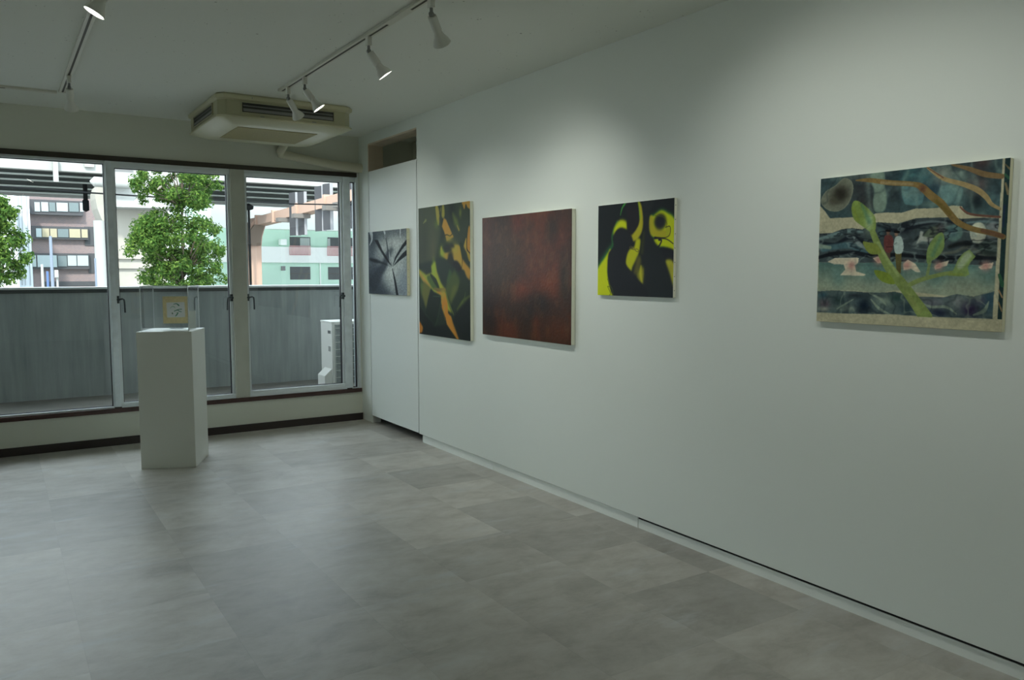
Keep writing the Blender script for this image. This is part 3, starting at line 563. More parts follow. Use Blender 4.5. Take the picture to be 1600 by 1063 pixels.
for pts, c1, c2 in (([(345, 115), (415, 108), (420, 190), (432, 260), (420, 330), (370, 345), (350, 290), (358, 220), (335, 160)], (112, 130, 112), (74, 96, 90)), ([(525, 190), (640, 200), (645, 260), (625, 298), (560, 300), (530, 280)], (74, 112, 116), (60, 104, 112)), ([(750, 190), (868, 200), (860, 270), (820, 290), (760, 285)], (84, 116, 116), (66, 98, 104))):
    A.poly(pts, c1, 3, .75); A.rim(pts, c2, 5)
A.poly([(48, 270), (75, 225), (130, 190), (180, 148), (225, 165), (235, 220), (205, 300), (150, 340), (90, 335), (50, 300)], (98, 98, 84), 2, 1); A.blob((160, 240), 56, 52, (42, 38, 32), 1, 1.3); A.blob((120, 280), 40, 30, (64, 60, 48), .8); A.rim([(48, 270), (75, 225), (130, 190), (180, 148), (225, 165), (235, 220), (205, 300), (150, 340), (90, 335), (50, 300)], (130, 128, 108), 4, .6)
A.put(np.exp(-((A.noise(6, 3, 61)-.5)/.05)**2)*.25*M_, (28, 38, 46)); A.put(np.exp(-((A.noise(5, 3, 62, .5)-.5)/.05)**2)*.35*M_, (112, 132, 122))
# middle dark band
mid = [(35, 470), (110, 468), (170, 445), (230, 438), (290, 445), (330, 420), (380, 402), (500, 408), (600, 378), (700, 372), (800, 370), (870, 378), (1000, 370), (1085, 372), (1078, 590), (1072, 650), (35, 638)]
A.poly(mid, (56, 66, 70), 1.5, 1, sm=False); M_ = A.mask(mid, 1, False)
for pts, w, col, sf in (([(40, 500), (120, 480), (200, 455), (290, 460)], [14, 30, 26, 10], (92, 114, 116), 5), ([(40, 520), (130, 530), (220, 490), (300, 520)], [16, 14, 30, 16], (26, 32, 42), 5), ([(60, 560), (140, 545), (230, 540), (320, 580)], [40, 36, 40, 30], (58, 88, 98), 6), ([(40, 545), (100, 552)], [26, 20], (112, 126, 110), 3), ([(240, 490), (270, 530), (330, 570)], [12, 30, 8], (108, 118, 120), 5), ([(35, 610), (120, 588), (240, 580), (360, 600), (500, 590), (700, 604), (1075, 600)], [20, 24, 22, 26, 22, 20, 26], (22, 26, 34), 4), ([(380, 420), (480, 450), (560, 430), (700, 400), (800, 395), (900, 440)], [12, 20, 26, 18, 12, 10], (28, 34, 44), 5), ([(480, 560), (560, 520), (640, 560), (700, 600)], [20, 60, 40, 20], (50, 58, 62), 10), ([(520, 440), (600, 410), (700, 395), (780, 400)], [8, 12, 14, 8], (86, 98, 102), 4), ([(740, 580), (830, 570), (900, 540), (980, 575), (1075, 585)], [14, 16, 20, 26, 14], (82, 84, 76), 4), ([(800, 540), (880, 520), (960, 530)], [20, 26, 20], (26, 30, 32), 7), ([(900, 400), (1000, 392), (1080, 400)], [8, 14, 10], (84, 106, 112), 4), ([(600, 500), (640, 470), (700, 440), (740, 410)], [10, 16, 16, 8], (30, 36, 40), 5)):
    A.stroke(pts, w, col, sf, .9)
A.blob((540, 440), 40, 30, (24, 28, 38), .9); A.blob((400, 460), 24, 30, (66, 96, 100), .8)
A.poly([(650, 470), (700, 425), (740, 440), (720, 490), (660, 500)], (86, 96, 76), 4, .9); A.poly([(770, 430), (830, 412), (870, 430), (868, 480), (820, 510), (775, 480)], (78, 106, 100), 4, .9); A.blob((815, 455), 26, 26, (54, 80, 92), .9); A.blob((745, 440), 24, 26, (84, 70, 74), .8)
A.poly([(628, 450), (648, 455), (640, 480), (690, 490), (712, 492), (680, 515), (640, 510), (600, 530), (620, 490)], (146, 144, 136), 3, .9, sm=False)
A.poly([(980, 520), (1020, 500), (1078, 520), (1075, 580), (1010, 585), (975, 560)], (50, 62, 56), 6); A.poly([(1010, 420), (1050, 395), (1080, 410), (1080, 480), (1040, 500), (1015, 480)], (108, 110, 112), 4, .9)
A.poly([(920, 430), (950, 400), (990, 402), (1012, 440), (1005, 490), (970, 520), (935, 512), (918, 475)], (160, 156, 136), 2)
A.put(np.clip((n-.55)*1.8, 0, .3)*M_, (26, 30, 38)); A.put(np.exp(-((A.noise(5, 4, 63, 2)-.5)/.04)**2)*.5*M_, (104, 116, 114)); A.put(np.exp(-((A.noise(6, 4, 64, 2)-.45)/.04)**2)*.6*M_, (22, 26, 34))
# water
wat = [(35, 638), (300, 640), (500, 630), (800, 640), (1072, 650), (1065, 795), (960, 822), (780, 825), (560, 800), (480, 795), (380, 815), (250, 800), (110, 800), (28, 808)]
A.poly(wat, (104, 118, 104), 2, 1, sm=False); M_ = A.mask(wat, 2, False)
yy = A.m([(500, 640)])[0][1]; y2 = A.m([(500, 790)])[0][1]; g = np.clip((A.Y-yy)/(y2-yy), 0, 1); A.put((1-g)**1.5*.75*M_, (60, 94, 92)); A.put(g**2*.6*M_, (132, 130, 106))
for c, rx, ry in (((150, 730), 50, 60), ((340, 680), 60, 80), ((720, 720), 60, 60), ((1030, 700), 50, 60), ((900, 650), 120, 20), ((480, 700), 80, 30)): A.put(np.exp(-(((A.X-A.m([c])[0][0])/(rx*A.sc))**2+((A.Y-A.m([c])[0][1])/(ry*A.sc))**2))*.5*M_, (62, 98, 98))
PK = (164, 100, 92); PK2 = (168, 150, 128)
for pts, c in (([(85, 635), (130, 612), (270, 610), (265, 640), (245, 655), (255, 690), (310, 705), (300, 715), (160, 712), (190, 680), (180, 650), (120, 648)], (225, 655)), ([(350, 610), (385, 600), (420, 640), (380, 640)], (385, 622)), ([(530, 640), (555, 618), (600, 640), (632, 690), (600, 688), (575, 670), (530, 680)], (550, 650)), ([(710, 655), (740, 635), (795, 620), (785, 650), (745, 662), (715, 675)], (735, 652)), ([(968, 655), (1000, 638), (1055, 628), (1045, 662), (980, 670)], (1010, 650))):
    A.poly(pts, PK2, 1.5, 1, sm=False); A.blob(c, 26, 26, PK, .85)
# bottom strip
bot = [(28, 808), (110, 802), (230, 805), (330, 812), (430, 810), (480, 805), (600, 832), (760, 835), (840, 815), (940, 828), (1062, 796), (1055, 956), (700, 948), (450, 936), (200, 936), (24, 930)]
A.poly(bot, (70, 84, 86), 2, 1, sm=False); M_ = A.mask(bot, 1, False)
for c, rx, ry, col, a in (((60, 830), 30, 20, (44, 78, 92), .9), ((70, 880), 40, 30, (90, 66, 78), .8), ((150, 860), 50, 36, (34, 50, 52), .8), ((200, 905), 60, 20, (112, 118, 104), .8), ((250, 830), 60, 14, (36, 44, 52), .8), ((300, 890), 44, 44, (18, 32, 50), 1), ((60, 910), 34, 14, (140, 134, 118), .9), ((420, 860), 60, 26, (112, 124, 108), .8), ((490, 840), 40, 30, (38, 62, 60), .9), ((550, 900), 44, 34, (34, 52, 62), .9), ((700, 870), 70, 30, (96, 92, 104), .8), ((740, 925), 50, 24, (30, 36, 60), .9), ((850, 860), 44, 34, (112, 112, 112), .8), ((920, 905), 46, 40, (46, 34, 66), 1), ((1030, 850), 36, 60, (34, 66, 84), .9), ((980, 850), 36, 24, (66, 62, 84), .7), ((640, 840), 50, 14, (100, 102, 104), .7)): A.put(np.exp(-(((A.X-A.m([c])[0][0])/(rx*A.sc))**2+((A.Y-A.m([c])[0][1])/(ry*A.sc))**2))*a*M_, col)
for pts, w in (([(330, 815), (400, 850), (430, 885)], [6, 16, 4]), ([(340, 850), (390, 905), (450, 935)], [6, 18, 6]), ([(140, 910), (190, 880), (240, 850)], [4, 12, 4]), ([(620, 860), (690, 890), (780, 890), (840, 930)], [6, 14, 16, 6]), ([(940, 935), (1000, 910), (1028, 856)], [8, 22, 5])): A.stroke(pts, w, (116, 126, 108), 2, .85)
A.put(np.clip((m_-.6)*2, 0, .5)*M_, (26, 34, 44)); A.put(np.exp(-((A.noise(9, 3, 65)-.5)/.04)**2)*.45*M_, (118, 126, 110)); A.put(np.exp(-((A.noise(10, 3, 66)-.5)/.07)**2)*.3*M_, (26, 38, 46))
# right strip (picture turned over the edge), bare canvas line between
A.poly([(1107, 22), (1152, 18), (1102, 960), (1050, 956)], CR, .6, 1, sm=False); A.poly([(1120, 24), (1152, 20), (1104, 958), (1078, 958)], (30, 52, 54), 1, 1, sm=False)
for pts, w, col in (([(1120, 60), (1150, 90)], [6, 10], (110, 92, 60)), ([(1122, 170), (1138, 230)], [10, 14], (120, 98, 66)), ([(1118, 300), (1110, 420)], [14, 10], (30, 44, 70)), ([(1088, 700), (1108, 760)], [14, 22], (44, 88, 60)), ([(1086, 790), (1106, 830)], [8, 8], (140, 104, 70)), ([(1084, 860), (1104, 910)], [8, 8], (124, 96, 62)), ([(1120, 120), (1140, 140)], [14, 12], (44, 88, 60))): A.stroke(pts, w, col, 1.5, .9)
# branches
BR = (122, 90, 46)
A.stroke([(250, 160), (330, 158), (450, 172), (590, 180), (640, 200), (690, 245), (750, 290), (800, 350), (850, 400), (930, 435), (1050, 460), (1110, 480)], [6, 26, 30, 28, 40, 44, 40, 36, 32, 28, 28, 26], (116, 88, 44), 1.5); A.stroke([(400, 172), (580, 180)], 16, (132, 108, 72), 4, .8); A.blob((640, 205), 22, 22, (92, 54, 40), .9); A.stroke([(720, 275), (800, 350)], [20, 20], (104, 84, 30), 5, .8); A.stroke([(990, 445), (1105, 475)], 22, (98, 62, 44), 3, .8)
A.stroke([(670, 85), (760, 145), (880, 178), (960, 210), (1010, 250), (1040, 290), (1090, 318)], [12, 22, 26, 30, 26, 20, 14], (140, 112, 70), 1.5); A.stroke([(670, 84), (760, 140)], [5, 7], (98, 60, 50), 2, .8)
A.stroke([(810, 65), (900, 85), (1000, 118), (1100, 130)], [8, 22, 30, 26], (112, 84, 52), 1.5); A.stroke([(860, 310), (920, 350), (1090, 365)], [8, 12, 12], (108, 66, 52), 1.5)
# figures
A.stroke([(438, 570), (442, 640)], [34, 22], (74, 58, 50), 1.5); A.poly([(416, 500), (425, 478), (455, 475), (470, 500), (466, 560), (445, 580), (418, 560)], (104, 50, 48), 1.5); A.stroke([(430, 545), (465, 545)], 5, (70, 36, 36), 1); A.blob((440, 462), 12, 16, (104, 72, 58), 1, 2); A.stroke([(430, 450), (450, 452)], 12, (26, 22, 24), 1.5)
A.stroke([(500, 575), (503, 690)], [40, 26], (88, 78, 40), 1.5); A.poly([(478, 500), (490, 482), (515, 485), (530, 530), (522, 578), (485, 582), (474, 540)], (134, 146, 142), 1.5); A.blob((488, 468), 12, 15, (128, 92, 74), 1, 2); A.stroke([(480, 456), (502, 458)], 14, (24, 22, 24), 1.5); A.stroke([(474, 530), (490, 520)], 8, (110, 120, 118), 1.5)
# twig
G1, G2, G3 = (104, 122, 48), (72, 104, 66), (128, 140, 98)
A.poly([(225, 330), (235, 285), (265, 280), (320, 320), (362, 370), (368, 430), (360, 470), (378, 520), (335, 460), (280, 420), (240, 385)], G1, 1.5, 1); A.blob((330, 400), 26, 60, (132, 146, 112), .8); A.stroke([(285, 300), (330, 400)], [16, 30], (66, 104, 76), 8, .7); A.stroke([(235, 320), (262, 390)], [14, 20], (112, 124, 36), 5, .7)
A.stroke([(350, 460), (400, 580), (450, 670), (530, 770), (590, 850), (660, 950)], [36, 46, 56, 62, 66, 78], (108, 122, 58), 1.5); A.stroke([(380, 520), (440, 620), (500, 710)], [14, 18, 18], (132, 142, 82), 5, .7); A.stroke([(560, 820), (620, 920)], [24, 30], (124, 130, 64), 6, .7)
A.poly([(292, 518), (330, 520), (372, 530), (400, 575), (360, 590), (320, 575)], (114, 122, 44), 1.5, 1); A.poly([(358, 682), (400, 685), (450, 705), (480, 760), (420, 752), (380, 725)], (108, 124, 34), 1.5, 1)
A.stroke([(545, 775), (620, 738), (700, 714), (780, 696), (860, 690)], [26, 26, 22, 22, 30], (110, 122, 62), 1.5); A.stroke([(668, 715), (680, 650), (690, 600)], [18, 16, 22], (108, 122, 70), 1.5)
A.poly([(664, 590), (680, 530), (720, 475), (755, 458), (768, 490), (765, 550), (730, 600), (690, 625), (670, 640)], (104, 124, 62), 1.5, 1); A.stroke([(700, 590), (745, 490)], [22, 22], (76, 112, 82), 8, .8)
A.poly([(815, 690), (850, 610), (880, 575), (915, 555), (950, 595), (920, 630), (905, 660), (915, 700), (890, 712), (820, 708)], (106, 124, 62), 1.5, 1, sm=False); A.stroke([(860, 650), (905, 590)], [34, 40], (138, 146, 118), 8, .8); A.stroke([(800, 700), (870, 700)], 16, (116, 128, 44), 5, .7)
A.poly([(24, 934), (450, 940), (700, 952), (1055, 960), (1106, 960), (1104, 1040), (18, 990)], CR, .8, 1, sm=False)
A.im *= (.94+.12*A.noise(14, 4, 51))[..., None]*np.array([.95, 1., .98]); A.im *= (.95+.1*A.noise(90, 2, 52))[..., None]
A.im = A.im*.66+A.im.mean(axis=2, keepdims=True)*.34; A.im = np.clip(92+(A.im-98)*1.12, 8, 230)
for q_ in (top, mid, bot): A.rim(q_, (30, 40, 46), 2, .55)
painting('large landscape painting with a green twig, brown branches and two small figures', 1.356, 2.077, 1.183, 1.760, .024, A, ARTD, CANVAS, 2.1)

# small drawing in the acrylic case
A = Art(120, 150, [(612, 345), (968, 345), (985, 795), (628, 790)], (148, 136, 104))
A.poly([(668, 445), (925, 440), (935, 690), (682, 692)], (158, 168, 152), 1, 1, sm=False)
A.im *= (.97+.06*A.noise(12, 3, 41))[..., None]
for p, w, c in (([(770, 475), (800, 466), (825, 475), (842, 495)], [8, 12, 16, 20], (34, 76, 64)), ([(725, 540), (745, 515), (772, 512), (790, 535)], [6, 9, 12, 6], (100, 118, 104)), ([(780, 590), (810, 575), (850, 560), (882, 558)], [8, 14, 10, 12], (44, 76, 68)), ([(830, 575), (850, 590), (880, 602)], [8, 12, 9], (44, 84, 74)), ([(752, 615), (756, 632)], [12, 16], (60, 72, 60)), ([(832, 615), (818, 645), (800, 668)], [14, 16, 12], (40, 84, 66)), ([(785, 575), (782, 600)], [8, 5], (90, 110, 98)), ([(800, 610), (830, 612)], [5, 6], (96, 112, 100))): A.stroke(p, w, c, 1.5, .95)
dw = thing('small_drawing', 'small green ink drawing on a tan mount, standing inside the clear case', 'drawing', (pc.x, pc.y, PH+.001))
pd = pc+v*.055+u*.018; W2 = .087; zb2, zt2 = PH+.042, PH+.238
art_mesh('mounted_drawing', A, (pd.x-u.x*W2, pd.y-u.y*W2, zt2), u*2*W2, (0, 0, zb2-zt2), ARTD, dw, 2.9, .004)
STD = glass_mat('stand_acrylic', (.95, .96, .96))
MB().obox(pd+v*.008+Vector((0, 0, PH+.07)), u*.045, v*.0015, (0, 0, .067)).obox(pd+v*.02+Vector((0, 0, PH+.003)), u*.045, v*.03, (0, 0, .0015)).obox(pd-v*.002+Vector((0, 0, PH+.039)), u*.045, v*.010, (0, 0, .0014)).build('clear_stand', STD, dw)
pd = pc+v*.105+u*.118; cardm = mat('pale_card', (.62, .66, .60), .6)
tag(MB().obox(pd+Vector((0, 0, PH+.066)), u*.029, v*.004, (0, 0, .0645)).build('pale_card', cardm, bevel=.002), 'small pale upright card behind the tan-mounted drawing, inside the clear case', 'card')
#</P>

# ------------------------------------------------------------------ balcony and the air-conditioner outside
struct(B(XL-2, 4.0, D+.15, 8.62, -.25, .19).build('floor_balcony', BALF))
PY = 8.60
struct(B(XL-2, 4.0, PY, PY+.15, -.25, 1.222).build('wall_balcony', PARA))
struct(B(XL-2, 4.0, PY-.012, PY+.001, 1.186, 1.2215).build('trim_coping_shade', mat('coping_shade', (.07, .075, .075), .9)))  # coping lip, the shade under the coping put into its dark colour
COP = mat('coping_metal', (.66, .68, .68), .4, metal=.2)
struct(B(XL-2, 4.0, PY-.035, PY+.19, 1.2205, 1.241).build('trim_coping', COP, bevel=.003))
struct(B(XL-2, 4.0, D+.15, 8.75, 2.62, 2.84).build('ceiling_balcony', EXTW))
struct(MB().box(XL-2, 4.0, D+.0, D+.15, 2.87, 9).box(.1, 4.0, D+.151, D+.25, .19, 2.61).box(XL-2, XL-.16, D, D+.15, -.25, 2.61).build('wall_outside', EXTW))  # upper wall is unseen, added to keep the sun off the balcony
UW = mat('unit_white', (.76, .76, .72), .5); UG = mat('coil_fins', (.25, .28, .28), .6, noise=(60, .3)); UD = mat('unit_dark', (.06, .065, .065), .6)
un = thing('outdoor_unit', 'white outdoor air-conditioner unit standing on the balcony outside the right window', 'air conditioner', (.3, 7.7, .19))
ux0, ux1, uy0, uy1, uz0, uz1 = -.095, .74, 7.54, 7.86, .235, .895
B(ux0, ux1, uy0+.004, uy1, uz0, uz1-.016).build('casing', UW, un, bevel=.006)
B(ux0-.004, ux1+.004, uy0-.002, uy1+.004, uz1-.018, uz1+.002).build('top_cover', UW, un, bevel=.005)
B(ux0+.03, ux1-.02, uy0-.003, uy0+.006, uz0+.03, uz1-.03).build('coil', UG, un)
gb = MB()
for i in range(9): gb.box(ux0+.028, ux1-.018, uy0-.009, uy0-.006, uz0+.035+i*.07, uz0+.039+i*.07)
for i in range(8): gb.box(ux0+.03+i*.108, ux0+.033+i*.108, uy0-.009, uy0-.006, uz0+.035, uz1-.035)
gb.build('guard_grille', UW, un)
B(ux0-.004, ux0+.001, 7.58, 7.65, .775, .805).build('grip_recess', UD, un)
for i in range(4): B(ux0-.004, ux0+.001, 7.585, 7.64, .60+i*.013, .607+i*.013).build('vent_slit', UD, un)
MB().prism([(ux0, 7.56, .43), (ux0-.075, 7.56, .36), (ux0-.075, 7.56, .215), (ux0, 7.56, .215)], (0, .2, 0)).build('valve_cover', UW, un, bevel=.004)
for x in (ux0+.08, ux1-.12): B(x, x+.05, uy0-.01, uy1+.02, .19, .236).build('foot', UD, un)

# ------------------------------------------------------------------ street side
GZ = -4.5
struct(B(-160, 200, 9.2, 260, GZ-.3, GZ).build('ground', mat('asphalt', (.22, .22, .21), .9)))
def rect(x0, y0, x1, y1, Y, d=.3):
    "upright block whose face fills the given part of the view at distance Y"
    xc, yc = (x0+x1)/2, (y0+y1)/2; a, b = at(x0, yc, Y), at(x1, yc, Y); t, o = at(xc, y0, Y), at(xc, y1, Y)
    return (a.x, b.x, Y, Y+d, o.z, t.z)
def facade(par, rs, Y, d, name, m):
    for r in rs: B(*rect(*r, Y, d)).build(name, m, par)
# --- elevated highway
HZ = 7.32
hw = thing('elevated_highway', 'elevated highway on steel girders crossing behind the trees', 'highway', (10, 64, HZ))
HGIR = mat('girder_steel', (.42, .46, .43), .6); HDK = mat('deck_underside', (.07, .078, .074), .9)  # flanges pale as lit, webs and deck dark: light and shade in colour
B(-60, 90, 54.6, 55.2, HZ+.0, HZ+3.2).build('parapet', HWYC, hw)
B(-60, 90, 73.6, 74.2, HZ+.0, HZ+3.2).build('parapet', HWYC, hw)
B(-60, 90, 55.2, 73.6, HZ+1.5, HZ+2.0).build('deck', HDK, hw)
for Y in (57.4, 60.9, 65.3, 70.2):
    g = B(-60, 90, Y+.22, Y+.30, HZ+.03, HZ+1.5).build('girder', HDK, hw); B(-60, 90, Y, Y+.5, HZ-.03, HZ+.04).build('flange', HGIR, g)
cr_ = MB()
for x in range(-40, 80, 8): cr_.box(x, x+.12, 55.3, 73.5, HZ+.5, HZ+1.5)
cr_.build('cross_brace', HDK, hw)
a = rect(83, 246, 91, 284, 54.2, .35); B(*a).build('bracket', HWYC, hw)
B(*rect(132, 250, 147, 261, 54.4, .15)).build('fascia_panel', HWYC, hw)
B(*rect(170, 258, 206, 273, 54.3, .25)).build('fascia_panel', mat('grey_panel', (.13, .13, .13), .7), hw)
# --- concrete pier
pr = thing('concrete_pier', 'pale concrete highway pier with a flared head behind the big tree', 'pier', (at(200, 440, 53).x, 53, GZ))
f = lambda px, py, Y=51.5: at(px, py, Y)
P2 = [f(166, 281), (f(262, 284)), f(262, 345), f(256, 446), f(158, 446), f(160, 345), f(157, 338), f(152, 325), f(149, 310), f(149, 300), f(152, 289)]
P2 = [Vector((p.x, 51.5, p.z)) for p in P2]; P2[3].z = GZ; P2[4].z = GZ
MB().prism(P2, (0, 3, 0)).build('column', PIERC, pr)
cb = [f(169, 274), f(270, 279), f(270, 330), f(169, 327)]; cb = [Vector((p.x, 49.5, p.z)) for p in cb]; MB().prism(cb, (0, 1.9, 0)).build('crossbeam', HWYC, pr)
for y in (403, 418): B(*rect(163, y, 232, y+1.6, 51.3, .3)).build('ledge', PIERC, pr)
a = at(155, 345, 50.5); MB().cyl((a.x, 50.5, GZ), (a.x, 50.5, a.z), .30).build('drain_pipe', HWYC, pr, smooth=True)
a, b = at(147, 284, 49), at(205, 288, 49); MB().tube([a-Vector((.2, 0, 0)), a, b], [.05, .27, .27], 14).build('beam_pipe', HWYC, pr, smooth=True)
# --- salmon steel portal
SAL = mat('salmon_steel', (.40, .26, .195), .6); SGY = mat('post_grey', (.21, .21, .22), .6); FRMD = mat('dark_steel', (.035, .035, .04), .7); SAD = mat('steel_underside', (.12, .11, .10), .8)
sp = thing('steel_gantry', 'salmon painted steel gantry with a curved corner before the mint building', 'gantry', (at(397, 440, 60).x, 60, GZ))
q = [at(386, 446, 60), at(409, 446, 60), at(408.5, 386, 60), at(414, 353.5, 60), at(399, 351, 60), at(392, 354, 60), at(388, 365, 60), at(386, 386, 60)]
for p in q[:2]: p.z = GZ
MB().prism(q[:3]+[q[2]+(q[7]-q[2])*.5, q[7]], (0, 1.4, 0)).build('column', SAL, sp)
q2 = [at(386, 386, 60), at(408.5, 386, 60), at(410, 370, 60), at(415, 352, 60), at(399, 340, 60), at(391, 352, 60), at(387, 365, 60)]
MB().prism([q[7], q[2], q2[2], q2[3], q2[4], q2[5], q2[6]], (0, 1.4, 0)).build('corner', SAL, sp)
# inner curve: shade below the corner put in as a dark plate
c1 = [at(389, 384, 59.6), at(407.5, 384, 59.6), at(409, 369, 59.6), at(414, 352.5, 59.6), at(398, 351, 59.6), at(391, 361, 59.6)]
MB().prism(c1, (0, .35, 0)).build('corner_shade', mat('salmon_shade', (.11, .08, .06), .8), sp)
A0, A1 = at(400, 339, 60), at(575, 288.5, 36); B0, B1 = at(400, 352, 60), at(575, 306.5, 36)
zt, zb = (A0.z+A1.z)/2, (B0.z+B1.z)/2
dr_ = Vector((A1.x-A0.x, -24, 0)).normalized(); nn = Vector((-dr_.y, dr_.x, 0))
def gp(px, Y): return None
bt = MB().hexa([(A0.x, 60, B0.z), (A1.x, 36, B1.z), (A1.x+.9, 36.5, B1.z), (A0.x+.9, 60.5, B0.z), (A0.x, 60, A0.z), (A1.x, 36, A1.z), (A1.x+.9, 36.5, A1.z), (A0.x+.9, 60.5, A0.z)])
bt.build('beam', SAL, sp)
def on_beam(px):
    lo, hi = 0., 1.
    for _ in range(40):
        m_ = (lo+hi)/2; p = A0.lerp(A1, m_); d = p-CAM; x = 800+FPX*d.dot(RT)/d.dot(FW)
        if x < px: lo = m_
        else: hi = m_
    return lo
for px in (401, 427, 464, 508):
    k = on_beam(px); p = A0.lerp(A1, k); o_ = B0.lerp(B1, k); MB().hexa([p+dr_*s1*.16-nn*s2 +Vector((0, 0, z_)) for z_ in (o_.z-p.z-.12, .12) for s1, s2 in ((-1, .12), (1, .12), (1, -.5), (-1, -.5))]).build('stiffener', SAL, sp)
for x0_, x1_, x2_, up, dn in ((457, 461, 469, 300, 368), (470.5, 474.5, 479, 299, 367), (498, 502, 509, 290, 361), (511, 515, 520, 286, 359), (546, 550, 556, 281, 357), (558, 562, 568, 278, 356)):
    k = on_beam((x0_+x2_)/2); p = A0.lerp(A1, k); Yp = p.y+.7; a, b, e_, c = at(x0_, up, Yp), at(x1_, up, Yp), at(x2_, up, Yp), at(x1_, dn, Yp)
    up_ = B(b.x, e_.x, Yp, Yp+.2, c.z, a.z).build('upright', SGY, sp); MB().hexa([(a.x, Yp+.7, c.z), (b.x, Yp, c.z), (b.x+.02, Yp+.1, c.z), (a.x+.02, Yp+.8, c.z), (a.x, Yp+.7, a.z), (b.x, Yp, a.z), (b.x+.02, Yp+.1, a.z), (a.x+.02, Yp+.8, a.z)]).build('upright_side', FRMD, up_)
for px in (445, 470, 520, 537):
    k = on_beam(px); o_ = B0.lerp(B1, k); B(o_.x-.5, o_.x+.5, o_.y-.3, o_.y+.3, o_.z-.28, o_.z-.02).build('bracket', SAD, sp)
# --- mint building
MINT = mat('mint_render', (.58, .80, .67), .8); MWH = mat('white_render', (.90, .93, .90), .8); WDK = mat('window_dark', (.028, .034, .034), .35); WLT = mat('window_curtain', (.40, .44, .43), .6); PINK = mat('pink_railing', (.70, .40, .40), .6)
Y = 78; mb_ = thing('apartment_building', 'mint green and white apartment block with pink balcony railings', 'building', (at(450, 446, Y).x, Y, GZ))
x0b = at(335, 400, Y).x; x1b = at(600, 400, Y).x+14
B(x0b, x1b, Y, Y+12, GZ, at(450, 312, Y).z).build('wall', MINT, mb_)
for ya, yb in ((324, 358.5), (386, 410.5)):
    zt_, zb_ = at(450, ya, Y-1.3).z, at(450, yb, Y-1.3).z; B(x0b-.5, x1b, Y-1.3, Y, zb_, zt_).build('balcony', MWH, mb_)
for r, rr in (((453, 370.5, 485, 387), (453, 384, 485, 399)), ((512, 371.5, 556, 388), (512, 385, 556, 400))):
    wn_ = B(*rect(*r, Y-.05, .1)).build('window', WDK, mb_); B(*rect(r[0]+(16 if r[0] < 500 else 0), r[1]+1.5, r[0]+(31 if r[0] < 500 else 4), r[3], Y-.12, .06)).build('curtain', WLT, wn_)
    g = MB(); a = rect(*rr, Y-1.45, .06); g.box(a[0], a[1], a[2], a[3], a[5]-.07, a[5]).box(a[0], a[1], a[2], a[3], a[4], a[4]+.07); n_ = int((a[1]-a[0])/.13)
    for i in range(n_+1): x = a[0]+i*(a[1]-a[0])/n_; g.box(x-.025, x+.025, a[2], a[3], a[4], a[5])
    g.build('railing', PINK, mb_)
for r in ((453.5, 417, 485, 437), (513, 417.5, 555, 437)):
    wn_ = B(*rect(*r, Y-.05, .1)).build('window', WDK, mb_); m_ = (r[1]+r[3])/2; B(*rect(r[0], m_, r[2], m_+1, Y-.1, .06)).build('transom', SAD, wn_)
B(*rect(439, 374, 448, 383, Y-1.0, .8)).build('wall_unit', MWH, mb_)
B(*rect(500, 411, 501.5, 446, Y-.2, .15)).build('drain_pipe', MWH, mb_); B(*rect(440, 416, 446, 423, Y-.2, .15)).build('vent', SGY, mb_)
# --- brick building
Y = 100; bb_ = thing('office_building', 'pinkish brick office building with long window bands', 'building', (at(100, 446, Y).x, Y, GZ))
a = rect(47, 296, 172, 446, Y, 14); B(a[0], a[1], a[2], a[3], GZ, a[5]).build('wall', BRICK, bb_)
FRM = mat('window_frame_dark', (.045, .045, .05), .6); CRM = mat('blind_cream', (.32, .28, .19), .7); PALE = mat('blind_pale', (.32, .37, .38), .6); GRYG = mat('glass_grey', (.12, .15, .155), .4)
bands = [((46.5, 313, 130, 335), [(54, 316, 62.5, 330.5, PALE), (64.5, 316, 75.5, 330.5, PALE), (77, 316.5, 86.5, 330.5, GRYG), (88.5, 317, 106, 330.5, PALE), (108, 317, 123, 331, GRYG), (125, 317, 130, 331, PALE)]),
 ((49, 354, 138, 374), [(56.5, 357, 65, 370.5, PALE), (66, 357, 77, 370.5, CRM), (78.5, 357.5, 89, 371, CRM), (90.5, 358, 107, 371, GRYG), (108.5, 358, 125.5, 371.5, CRM), (127.5, 358.5, 137, 371.5, CRM)]),
 ((50.5, 396, 139.5, 420.5), [(51, 399, 56.5, 417, PALE), (58.5, 399, 89, 417.5, PALE), (90.5, 400, 104.5, 416.5, GRYG), (106, 399.5, 119.5, 415.5, PALE), (121, 399.5, 138, 415.5, PALE)])]
for fr, ps in bands:
    wf = B(*rect(*fr, Y-.6, .7)).build('window_band', FRM, bb_)
    for p in ps: B(*rect(*p[:4], Y-.7, .2)).build('pane', p[4], wf)
for r in ((132, 354.5, 150, 384), (138, 396, 150, 427)): B(*rect(*r, Y-.1, .15)).build('recess', FRM, bb_)
B(*rect(69, 440, 149, 447, Y-.2, .25)).build('shop_opening', FRM, bb_)
B(*rect(49, 334, 130, 336, Y-.9, .9)).build('canopy', FRM, bb_)
